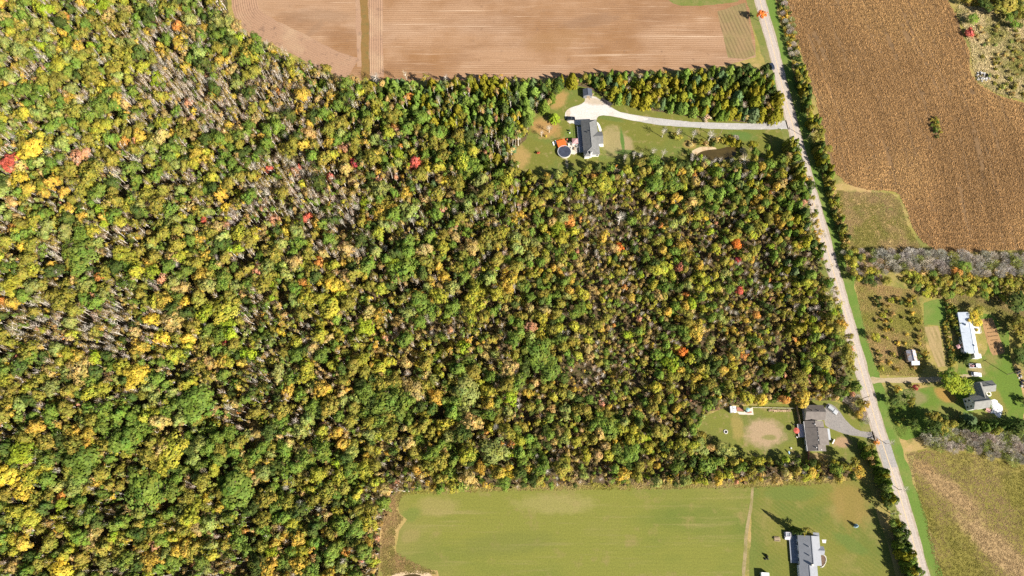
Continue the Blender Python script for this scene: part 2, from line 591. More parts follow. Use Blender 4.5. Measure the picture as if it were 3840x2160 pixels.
gm = bpy.data.meshes.new('ground')
gm.from_pydata([(-1600, -1600, 0), (1600, -1600, 0), (1600, 1600, 0), (-1600, 1600, 0)], [], [(0, 1, 2, 3)])
gm.materials.append(m_ground)
go = bpy.data.objects.new('ground', gm)
COL.objects.link(go)
tag(go, 'rough olive and brown grassland between the fields', 'ground', None, 'structure')

FOREST = [(-560, -300), (840, -300), (850, 30), (880, 110), (950, 165), (1060, 210), (1170, 266), (1260, 310), (1330, 328), (1600, 322), (1950, 316), (2150, 318), (2230, 296), (2560, 288), (2800, 272), (2860, 268), (2890, 300), (2925, 440), (2940, 470), (2965, 520), (2990, 600), (3040, 760), (3095, 980), (3160, 1230), (3185, 1380), (3200, 1470), (3180, 1500), (3000, 1506), (2720, 1520), (2640, 1560), (2610, 1600), (2620, 1640), (2740, 1722), (2900, 1730), (3010, 1725), (3190, 1740), (3225, 1770), (3200, 1795), (2900, 1806), (2700, 1812), (2400, 1818), (2000, 1824), (1600, 1836), (1490, 1850), (1450, 1900), (1430, 2000), (1420, 2160), (1400, 2420), (-560, 2420)]
FLOOR = sheet('forest_floor', FOREST, 0.012, m_litter, 'brown leaf strewn floor under the autumn wood', 'forest floor', 0.9, 3, 0)

TILL = [(845, -600), (866, -150), (868, 30), (895, 95), (960, 138), (1100, 205), (1180, 250), (1310, 300), (1440, 304), (1800, 300), (2200, 290), (2700, 250), (2835, 215), (2832, 150), (2812, 60), (2795, -100), (2760, -300), (2700, -600)]
sheet('tilled_field', TILL, 0.016, m_soil, 'wide bare brown field tilled in fine straight rows', 'field', 0.3, 3, 0)
bnd = smooth(GA([(862, -160), (868, 30), (895, 95), (960, 138), (1100, 205), (1180, 250), (1300, 296)]), False, 2)
# headland rows follow the curved edge: real shallow ridges of soil
ribbon('headland', bnd, 14.0, 0.022, m_head, 'curved pinkish headland along the tilled field edge', 'field edge', 0.3, 7.2)
ribbon('waterway', GA([(1364, -300), (1364, 0), (1370, 90), (1368, 180), (1372, 295)]), 4.3, 0.026, m_water_way, 'brown grassed strip running up through the tilled field', 'grass strip', 0.35)
ribbon('headland', GA([(1409, -300), (1409, 0), (1410, 150), (1412, 290)]), 7.6, 0.024, m_head, 'pale strip of upright furrows right of the grassed strip', 'field edge', 0.25)
ribbon('headland', GA([(1341, -300), (1341, 0), (1345, 150), (1348, 250)]), 2.6, 0.024, m_head, 'narrow pale furrow strip left of the grassed strip', 'field edge', 0.25)
sheet('stubble_strip', [(2690, 42), (2795, 10), (2830, 205), (2790, 222), (2730, 216)], 0.024, m_stub, 'striped greenish stubble block beside the road', 'field', 0.3, 2, 0)
sheet('grass_patch', [(2490, -90), (2500, -5), (2535, 18), (2600, 22), (2700, 16), (2790, 3), (2780, -90)], 0.024, m_verge, 'green grass tongue at the top of the tilled field', 'grass', 0.4, 2, 1)
# furrow ridges on the headlands
mbr = MB()
for k in range(11):
    off = 1.0 + k * 1.25
    P2 = [Vector(q) for q in densify(bnd, 3.0, 0, False)]
    prev = None
    for i, q in enumerate(P2):
        t = (P2[min(i + 1, len(P2) - 1)] - P2[max(i - 1, 0)]).normalized()
        n = Vector((-t.y, t.x))
        c = q + n * off
        cur = [(c.x - n.x * .28, c.y - n.y * .28, .022), (c.x, c.y, .16 + random.random() * .06), (c.x + n.x * .28, c.y + n.y * .28, .022)]
        if prev:
            mbr.add(prev + cur, [(0, 3, 4, 1), (1, 4, 5, 2)])
        prev = cur
for x0 in (1388, 1396, 1404, 1412, 1420, 1428):
    prev = None
    for j in range(40):
        y = -200 + j * 12.2
        a = G(x0, y)
        cur = [(a[0] - .28, a[1], .024), (a[0], a[1], .16 + random.random() * .06), (a[0] + .28, a[1], .024)]
        if prev:
            mbr.add(prev + cur, [(0, 3, 4, 1), (1, 4, 5, 2)])
        prev = cur
fr = mbr.build('furrow_ridges', m_head)
tag(fr, 'low soil ridges following the tilled field headland', 'furrows', None, 'stuff')

CORN = [(2938, -40), (2940, 16), (2972, 112), (3008, 205), (3028, 310), (3062, 372), (3078, 480), (3105, 580), (3122, 640), (3180, 692), (3266, 712), (3348, 716), (3375, 730), (3398, 778), (3423, 852), (3456, 902), (3506, 938), (3597, 950), (3700, 940), (3860, 936), (4150, 930), (4150, 410), (3840, 387), (3742, 359), (3673, 318), (3638, 276), (3635, 193), (3614, 138), (3587, 59), (3545, -8), (3500, -60)]
sheet('corn_ground', CORN, 0.014, m_cornsoil, 'dark soil showing between the dry corn rows', 'soil', 0.4, 3, 0)

HAY = [(1500, 1868), (1530, 1852), (1600, 1842), (1900, 1832), (2400, 1828), (2818, 1820), (2812, 1900), (2790, 2180), (2780, 2420), (1800, 2420), (1660, 2200), (1640, 2140), (1500, 2120), (1488, 2060), (1496, 1990), (1525, 1950), (1500, 1925), (1492, 1895)]
sheet('hay_field', HAY, 0.016, m_hay, 'wide mown yellow green hay field at the bottom', 'field', 0.35, 3, 0)
LAWN4 = [(2822, 1822), (3000, 1812), (3230, 1800), (3262, 1830), (3300, 1960), (3340, 2080), (3370, 2200), (3420, 2420), (2800, 2420), (2810, 2160)]
sheet('lawn', LAWN4, 0.018, m_lawn4, 'striped mown lawn around the grey house at the bottom', 'lawn', 0.3, 3, 0)
ribbon('track', GA([(2822, 1822), (2818, 1880), (2808, 1940), (2797, 2020), (2792, 2100), (2788, 2160), (2780, 2420)]), 1.3, 0.024, m_track, 'worn tan track between hay field and striped lawn', 'track', 0.25)
LAWN1 = [(2112, 322), (2185, 318), (2240, 350), (2320, 385), (2500, 425), (2700, 452), (2940, 466), (2962, 500), (2985, 560), (2900, 625), (2700, 625), (2500, 630), (2300, 640), (2090, 672), (2010, 678), (1960, 654), (1925, 605), (1922, 580), (1945, 548), (1980, 515), (1986, 470), (1982, 432), (2040, 418), (2070, 385)]
sheet('lawn', LAWN1, 0.018, m_lawn1, 'patchy lawn around the grey hipped roof house and pool', 'lawn', 0.4, 2, 1)
YARD2 = [(2640, 1560), (2727, 1528), (2817, 1520), (2970, 1512), (3010, 1500), (3160, 1505), (3215, 1560), (3250, 1640), (3240, 1740), (3012, 1738), (2910, 1730), (2755, 1722), (2640, 1655), (2612, 1605)]
sheet('lawn', YARD2, 0.018, m_yard2, 'yard lawn with a large bare tan patch by the brown house', 'lawn', 0.4, 2, 1)
FARM = [(3300, 1455), (3420, 1460), (3560, 1440), (3600, 1385), (3570, 1330), (3590, 1300), (3660, 1345), (3700, 1330), (3700, 1240), (3655, 1200), (3665, 1170), (3730, 1180), (3790, 1230), (3780, 1330), (3810, 1390), (3835, 1470), (3850, 1560), (3800, 1620), (3600, 1600), (3430, 1640), (3390, 1660), (3340, 1600)]
sheet('lawn', FARM, 0.018, m_farm, 'bright green lawn around the white farmhouse and mobile home', 'lawn', 0.5, 2, 1)
sheet('lawn', [(3462, 1135), (3490, 1127), (3535, 1122), (3548, 1180), (3545, 1222), (3465, 1218)], 0.02, m_lush, 'small mown rectangle left of the mobile home', 'lawn', 0.3, 2, 0)

m_meadow = field_mat('meadow', (0.185, 0.165, 0.032), [(0.04, (0.235, 0.195, 0.05), 0.45, 0.62, None, 0), (0.25, (0.135, 0.125, 0.03), 0.52, 0.7, None, 0), (0.09, (0.31, 0.21, 0.095), 0.6, 0.74, None, 0)], (),
                     [((3560, 1840), 150, 42, -0.72, (0.37, 0.245, 0.125), 0.85), ((3740, 2060), 200, 55, -0.8, (0.37, 0.25, 0.13), 0.85), ((3460, 1750), 50, 26, -0.4, (0.33, 0.21, 0.095), 0.7)])
sheet('meadow', [(3420, 1690), (3500, 1680), (3640, 1700), (3900, 1740), (4300, 1760), (4300, 2450), (3640, 2450), (3530, 2160), (3480, 1960), (3430, 1800)], 0.014, m_meadow, 'olive meadow with tan drifts at the bottom right', 'meadow', 0.8, 3, 1)
ribbon('verge', ROAD, 5.0, 0.022, m_verge, 'grass verge along the left side of the road', 'verge', 0.7, -4.9)
ribbon('verge', ROAD, 5.6, 0.022, m_lush, 'bright green verge along the right side of the road', 'verge', 0.7, 5.2)
ribbon('road_shoulder', ROAD, 6.5, 0.03, m_shoulder, 'gravel edges of the straight country road', 'road shoulder', 0.22, 0.0)
ribbon('road', ROAD, 5.4, 0.038, m_road, 'straight pale country road with a faint centre line', 'road', 0.05)
sheet('road_patch', [(3290, 1659), (3334, 1648), (3366, 1751), (3316, 1757)], 0.042, field_mat('patched_asphalt', (0.30, 0.285, 0.28), [(0.5, (0.34, 0.32, 0.31), 0.5, 0.68, None, 0)]), 'grey asphalt repair across the road by the asphalt drive', 'road patch', .02, 2.0, 0)
ribbon('road_marking', ROAD, 0.26, 0.046, m_paint, 'faint yellowish centre line along the road', 'road marking', 0.02, 0.0)

DRV = [(2120, 440), (2122, 415), (2140, 402), (2178, 392), (2196, 378), (2192, 362), (2225, 358), (2262, 380), (2300, 408), (2335, 424), (2440, 440), (2560, 455), (2700, 462), (2850, 462), (2925, 455), (2962, 448), (2985, 490), (2950, 482), (2850, 486), (2700, 485), (2560, 476), (2480, 470), (2400, 458), (2300, 436), (2250, 432), (2236, 446), (2238, 470), (2160, 470), (2150, 462), (2132, 464)]
sheet('driveway', DRV, 0.03, m_grdrive, 'grey gravel drive curving from the road to the hipped house', 'driveway', 0.18, 1.5, 1)
sheet('gravel_yard', [(2118, 440), (2121, 416), (2140, 403), (2178, 393), (2197, 380), (2193, 363), (2225, 359), (2260, 381), (2298, 409), (2335, 425), (2400, 437), (2440, 446), (2400, 457), (2300, 436), (2250, 432), (2237, 446), (2238, 470), (2160, 470), (2150, 462), (2132, 464)], 0.036, m_gravel, 'white gravel turning yard beside the hipped house', 'gravel yard', 0.2, 1.5, 1)
sheet('driveway', [(3092, 1519), (3112, 1512), (3140, 1530), (3182, 1588), (3215, 1614), (3262, 1622), (3280, 1612), (3310, 1662), (3282, 1650), (3245, 1640), (3175, 1630), (3125, 1611), (3105, 1603), (3092, 1590)], 0.03, m_asph, 'grey asphalt drive from the road to the brown roofed house', 'driveway', 0.12, 1.5, 1)
sheet('farm_track', [(3262, 1410), (3290, 1418), (3400, 1416), (3520, 1413), (3650, 1400), (3660, 1412), (3520, 1432), (3400, 1436), (3300, 1434), (3268, 1442)], 0.028, field_mat('farm_track_dirt', (0.36, 0.29, 0.19), [(0.3, (0.26, 0.22, 0.10), 0.5, 0.66, (0.2, 1, 1), 0.02)]), 'narrow dirt track from the road to the farmhouse', 'track', 0.3, 1.5, 1)
sheet('garden_plot', [(3680, 1196), (3722, 1192), (3738, 1235), (3768, 1318), (3764, 1326), (3724, 1334), (3712, 1318), (3692, 1250)], 0.024, m_bed, 'bare brown vegetable plot right of the mobile home', 'garden plot', 0.2, 1.5, 0)
sheet('garden_plot', [(3466, 1226), (3518, 1222), (3548, 1372), (3518, 1378), (3486, 1300)], 0.024, m_bed2, 'tan striped garden strip left of the mobile home', 'garden plot', 0.25, 1.5, 0)
# raised rows of the vegetable plot
mb = MB()
for i in range(9):
    y = 1202 + i * 14.5
    a, b = G(3688 + i * 4.2, y + 3), G(3724 + i * 4.6, y - 2)
    n = 7
    for j in range(n):
        if random.random() < 0.25:
            continue
        t = (j + .5) / n
        mb.box(a[0] + (b[0] - a[0]) * t, a[1] + (b[1] - a[1]) * t, .08, .5, .26 + random.random() * .2, .18, random.random(), .6)
tag(mb.build('garden_rows', plain('wilted_plants', (0.13, 0.085, 0.04), .9)), 'dark rows of wilted plants on the vegetable plot', 'plant rows', None, 'stuff')

# ponds
sheet('pond_bank', [(2588, 582), (2592, 568), (2610, 557), (2640, 549), (2680, 552), (2690, 562), (2700, 600), (2640, 604), (2604, 592)], 0.03, m_sand, 'pale sandy bank of the small pond', 'pond bank', 0.25, 1.5, 1)
sheet('pond', [(2606, 588), (2622, 572), (2650, 562), (2690, 560), (2740, 548), (2765, 556), (2755, 590), (2700, 606), (2640, 600)], 0.036, m_water, 'small brown pond in the lawn beside the gravel drive', 'pond', 0.15, 1.5, 1)
sheet('pond_bank', [(1462, 2160), (1490, 2148), (1530, 2138), (1580, 2140), (1620, 2152), (1640, 2200), (1600, 2260), (1480, 2260)], 0.03, m_sand, 'pale sandy bank at the bottom edge beside the hay field', 'pond bank', 0.25, 1.5, 1)
sheet('pond', [(1500, 2165), (1525, 2153), (1570, 2152), (1590, 2170), (1590, 2240), (1510, 2240)], 0.036, m_water, 'brown pond cut by the bottom edge of the view', 'pond', 0.15, 1.5, 1)

# ------------------------------------------------------------------ tree prototypes (crown radius 1, height T)
PROTO = {}


def limbs(mb, base_r, top, n, reach, z0, z1):
    segs = 4
    pts = [Vector((0, 0, 0))]
    for i in range(1, segs + 1):
        pts.append(Vector(((random.random() - .5) * .16, (random.random() - .5) * .16, top * i / segs)))
    for i in range(segs):
        mb.tube(pts[i], pts[i + 1], base_r * (1 - .2 * i), base_r * (1 - .2 * (i + 1)) * .95, 5, False)
    for i in range(n):
        a = 2.4 * i + random.random()
        zz = z0 + (z1 - z0) * i / n
        k = min(int(zz / top * segs), segs - 1)
        p = pts[k].lerp(pts[k + 1], (zz / top * segs) - k)
        r = reach * (0.6 + .4 * random.random())
        q = p + Vector((math.cos(a) * r, math.sin(a) * r, r * (.5 + .5 * random.random())))
        mb.tube(p, q, base_r * .45, base_r * .15, 4, False)


def crown_round(n_lobes, per, size, ctr, rad, lobe_r, flat=0.8, rag=0.3):
    """a ragged crown: leaf clumps of unequal size spread through an uneven volume, with gaps"""
    P, N, C, M = [], [], [], []
    seed = random.random() * 100
    for i in range(n_lobes):
        t = (i + .5) / n_lobes
        z = 1 - 1.5 * t
        a = 2.399 * i + random.random() * 1.2
        rr = math.sqrt(max(0, 1 - z * z))
        d0 = np.array([rr * math.cos(a), rr * math.sin(a), z * flat])
        swell = 1 + rag * 1.8 * mnoise.noise(Vector((d0[0] * 1.3 + seed, d0[1] * 1.3, d0[2])))
        c = d0 * rad * random.uniform(.42, .80) * swell
        lr = lobe_r * random.uniform(.5, 1.3)
        k = max(6, int(per * (lr / lobe_r) ** 1.5))
        d = rand_dir(k)
        out = c / (np.linalg.norm(c) + 1e-6)
        d = d[(d @ out) > -0.55]
        d[:, 2] = np.where(d[:, 2] < -0.5, -d[:, 2], d[:, 2])
        p = c + d * lr * rng.uniform(.55, 1.12, (len(d), 1)) * np.array([[1.0, 1.0, .8]])
        nn = d * .9 + out * .45 + rand_dir(len(d)) * .26 + np.array([[0, 0, .2]])
        M.append(np.full(len(d), random.uniform(.25, .5) if random.random() < .16 else random.uniform(0, .08)))
        P.append(p + np.array([0, 0, ctr]))
        N.append(nn)
        br = random.uniform(.80, 1.20)
        hue = np.array([[random.uniform(.86, 1.16), 1.0, random.uniform(.8, 1.2)]])
        C.append(br * rng.uniform(.82, 1.16, (len(d), 1)) * hue * rng.uniform(.95, 1.05, (len(d), 3)))
    P, N, C, M = np.vstack(P), np.vstack(N), np.vstack(C), np.concatenate(M)
    s = size * rng.uniform(.6, 1.4, (len(P), 1))
    A, B = frames(N, s, .75)
    return P, A, B, C, M


def reg(key, name_part, me, trunk_me, T):
    PROTO[key] = dict(crown=me, trunk=trunk_me, T=T, part=name_part, src=None)


for k in range(6):
    T = 3.0
    P, A, B, C, M = crown_round([24, 30, 20, 34, 18, 26][k], 40, .078, 2.15, [1, 1.02, .95, 1.05, .95, 1][k], [.40, .33, .42, .30, .46, .36][k], [.8, .7, 1.0, .75, .85, 1.15][k], [.3, .45, .4, .5, .35, .4][k])
    me = quads_mesh('crown', P, A, B, C, M_LEAF, M)
    mb = MB()
    limbs(mb, .055, 2.3, 7, .6, 1.1, 2.2)
    reg('r%d' % k, 'crown', me, mb.mesh('trunk', M_BIRCH if k == 3 else M_BARK), T)
for k in range(3):   # broad old crowns, many small clumps
    T = 3.0
    P, A, B, C, M = crown_round([46, 56, 40][k], 44, .055, 2.15, [1.02, 1, 1.05][k], [.27, .24, .30][k], [.75, .85, .7][k], [.4, .5, .55][k])
    me = quads_mesh('crown', P, A, B, C, M_LEAF, M)
    mb = MB()
    limbs(mb, .045, 2.3, 9, .6, 1.0, 2.2)
    reg('g%d' % k, 'crown', me, mb.mesh('trunk', M_BARK), T)
for k in range(4):   # thin autumn crowns on pale visible trunks
    T = 4.4
    P, A, B, C, M = crown_round([13, 16, 11, 14][k], 22, .088, 3.6, .95, .36, 1.05, .5)
    me = quads_mesh('crown', P, A, B, C, M_LEAF, M)
    mb = MB()
    limbs(mb, .105, 4.2, 9, .6, 2.4, 4.0)
    reg('s%d' % k, 'crown', me, mb.mesh('trunk', M_BIRCH), T)
for k in range(4):   # leafless trees: trunk + a fan of limbs and twigs
    T = 4.0
    mb = MB()
    limbs(mb, .105, 3.5, 10, .75, 1.8, 3.4)
    n = 120
    a = rng.uniform(0, 2 * np.pi, n)
    u = rng.uniform(.1, 1, n) ** .6
    st = np.stack([np.cos(a) * u * .55, np.sin(a) * u * .55, rng.uniform(2.2, 3.6, n)], 1)
    dr = np.stack([np.cos(a), np.sin(a), rng.uniform(.4, 1.5, n)], 1) + rand_dir(n) * .55
    dr /= np.linalg.norm(dr, axis=1, keepdims=True)
    ln = rng.uniform(.16, .34, (n, 1))
    A = dr * ln
    W = np.cross(dr, rand_dir(n))
    W = W / np.linalg.norm(W, axis=1, keepdims=True) * rng.uniform(.009, .017, (n, 1))
    me = quads_mesh('crown', st + A, A, W, rng.uniform(.75, 1.25, (n, 1)) * np.ones((1, 3)), M_LEAF)
    reg('b%d' % k, 'branches', me, mb.mesh('trunk', M_BIRCH), T)
for k in range(3):   # broad grey willow-like bare crowns
    T = 2.2
    mb = MB()
    for i in range(12):
        a = 2.4 * i
        mb.tube((0, 0, .1), (math.cos(a) * .5, math.sin(a) * .6, 1.1 + random.random() * .7), .04, .018, 4, False)
    n = 430
    a = rng.uniform(0, 2 * np.pi, n)
    u = rng.uniform(.05, 1, n) ** .5
    st = np.stack([np.cos(a) * u * .8, np.sin(a) * u * .8, .4 + rng.uniform(.3, 1.0, n) * (1.6 - .8 * u)], 1)
    dr = np.stack([np.cos(a) * u, np.sin(a) * u, rng.uniform(.5, 1.2, n)], 1) + rand_dir(n) * .4
    dr /= np.linalg.norm(dr, axis=1, keepdims=True)
    A = dr * rng.uniform(.12, .26, (n, 1))
    W = np.cross(dr, rand_dir(n))
    W = W / np.linalg.norm(W, axis=1, keepdims=True) * rng.uniform(.010, .020, (n, 1))
    me = quads_mesh('crown', st, A, W, rng.uniform(.7, 1.3, (n, 1)) * np.ones((1, 3)), M_LEAF)
    reg('w%d' % k, 'branches', me, mb.mesh('trunk', M_TWIG), T)
for k in range(4):   # cedars: flame-shaped with several spires
    T = 4.2
    P, N, C = [], [], []
    spires = [(0, 0, 1.0, 4.2)] + [(random.uniform(-.45, .45), random.uniform(-.45, .45), random.uniform(.5, .7), random.uniform(2.6, 3.6)) for _ in range([1, 2, 3, 0][k])]
    for (sx, sy, sr, sh) in spires:
        n = int(330 * sr)
        t = rng.uniform(0.03, 1, n) ** 1.15
        a = rng.uniform(0, 2 * np.pi, n)
        r = sr * np.clip(1.1 * (1 - t ** 1.7) ** .75, .05, 1) * (1 + .16 * np.sin(a * 5 + t * 17)) * rng.uniform(.8, 1.08, n)
        P.append(np.stack([sx + r * np.cos(a), sy + r * np.sin(a), .25 + t * (sh - .25)], 1))
        N.append(np.stack([np.cos(a), np.sin(a), np.full(n, .55)], 1) + rand_dir(n) * .38)
        C.append((rng.uniform(.7, 1.2, (n, 1)) * (.9 + .12 * np.sin(a * 5 + t * 17))[:, None]) * np.ones((1, 3)))
    P, N, C = np.vstack(P), np.vstack(N), np.vstack(C)
    A, B = frames(N, .11 * rng.uniform(.7, 1.25, (len(P), 1)), 1.5, rng.normal(0, .4, (len(P), 1)))
    me = quads_mesh('crown', P, A, B, C, M_LEAF)
    mb = MB()
    mb.tube((0, 0, 0), (0, 0, 3.6), .07, .02, 5)
    reg('c%d' % k, 'crown', me, mb.mesh('trunk', M_BARK), T)
for k in range(2):   # pines and spruces: whorls of drooping boughs
    T = 3.4
    P, N, C, AX = [], [], [], []
    layers = [9, 12][k]
    for i in range(layers):
        t = i / layers
        R = (1 - t) ** .8 * random.uniform(.85, 1.1)
        nb = int(9 - 4 * t)
        for j in range(nb):
            a = 2 * math.pi * j / nb + i * .7 + random.uniform(-.2, .2)
            m_ = 5
            for q in range(m_):
                u = (q + .6) / m_ * R * random.uniform(.9, 1.1)
                P.append((u * math.cos(a), u * math.sin(a), .7 + t * 2.6 - .18 * u + random.uniform(-.03, .03)))
                N.append((math.cos(a) * .3 + random.uniform(-.3, .3), math.sin(a) * .3 + random.uniform(-.3, .3), 1))
                C.append([random.uniform(.7, 1.2)] * 3)
    P, N, C = np.array(P), np.array(N), np.array(C)
    A, B = frames(N, .125 * rng.uniform(.7, 1.2, (len(P), 1)), .9)
    me = quads_mesh('crown', P, A, B, C, M_LEAF)
    mb = MB()
    mb.tube((0, 0, 0), (0, 0, 3.3), .06, .015, 5)
    reg('p%d' % k, 'crown', me, mb.mesh('trunk', M_BARK), T)
for k in range(3):   # shrubs
    T = 1.5
    P, A, B, C, M = crown_round(9, 20, .15, .72, .95, .45, .75)
    me = quads_mesh('foliage', P, A, B, C, M_LEAF, M)
    mb = MB()
    for i in range(4):
        a = 1.6 * i
        mb.tube((0, 0, 0), (math.cos(a) * .35, math.sin(a) * .35, .8), .035, .015, 4)
    reg('h%d' % k, 'foliage', me, mb.mesh('stem', M_BARK), T)

PAL = dict(olive=(.30, .27, .046), green=(.175, .255, .04), pale_green=(.31, .345, .09), lime=(.31, .39, .03), yellow_green=(.39, .375, .045), dark_green=(.08, .12, .026),
           blue_green=(.16, .235, .09), yellow=(.64, .49, .06), gold=(.52, .365, .06), orange=(.62, .29, .07), tan=(.50, .37, .13), brown=(.35, .245, .08), salmon=(.58, .30, .17),
           red=(.60, .13, .09), crimson=(.45, .06, .08), grey=(.48, .43, .35), pinkish_grey=(.54, .40, .27), cedar_gold=(.29, .265, .022), cedar_green=(.165, .235, .03), orange_red=(.72, .21, .04), brown_red=(.38, .15, .08), fresh_green=(.21, .305, .05), blue_white=(.34, .48, .54))
WORDS = dict(olive='olive green', green='mid green', pale_green='pale green', lime='lime green', yellow_green='yellow green', dark_green='dark green', blue_green='blue green', yellow='bright yellow', gold='golden', orange='orange', tan='tan', brown='brown', salmon='salmon pink', red='bright red', crimson='crimson', grey='grey', pinkish_grey='pinkish grey', cedar_gold='golden olive', cedar_green='deep green', orange_red='vivid orange red', brown_red='brownish red', fresh_green='fresh green', blue_white='pale blue')


def jitc(c, a=.16):
    h = random.uniform(1 - a, 1 + a)
    return tuple(max(.004, x * h * random.uniform(1 - a * .35, 1 + a * .35)) for x in c)


NAME = dict(g='leafy_tree', r='leafy_tree', s='slender_tree', b='bare_tree', w='bare_shrub', c='cedar_tree', p='pine_tree', h='shrub')


def tree(key, x, y, R, height, colour, label, group=None, cat='tree', tint=None, rz=None):
    pr = PROTO[key]
    root = bpy.data.objects.new(NAME[key[0]], None)
    COL.objects.link(root)
    root.location = (x, y, 0.0)
    root.rotation_euler = (0, 0, random.uniform(0, 6.28) if rz is None else rz)
    an = random.uniform(.86, 1.16)
    root.scale = (R * an, R / an, height / pr['T'])
    tag(root, label, cat, group)
    tr = bpy.data.objects.new('stem' if key[0] == 'h' else 'trunk', pr['trunk'])
    COL.objects.link(tr)
    tr.parent = root
    cr = bpy.data.objects.new(pr['part'], pr['crown'])
    COL.objects.link(cr)
    cr.parent = root
    cr['tint'] = list(tint or jitc(PAL[colour], .1))
    if pr['src'] is None:
        pr['src'] = (tr, cr)
    return root


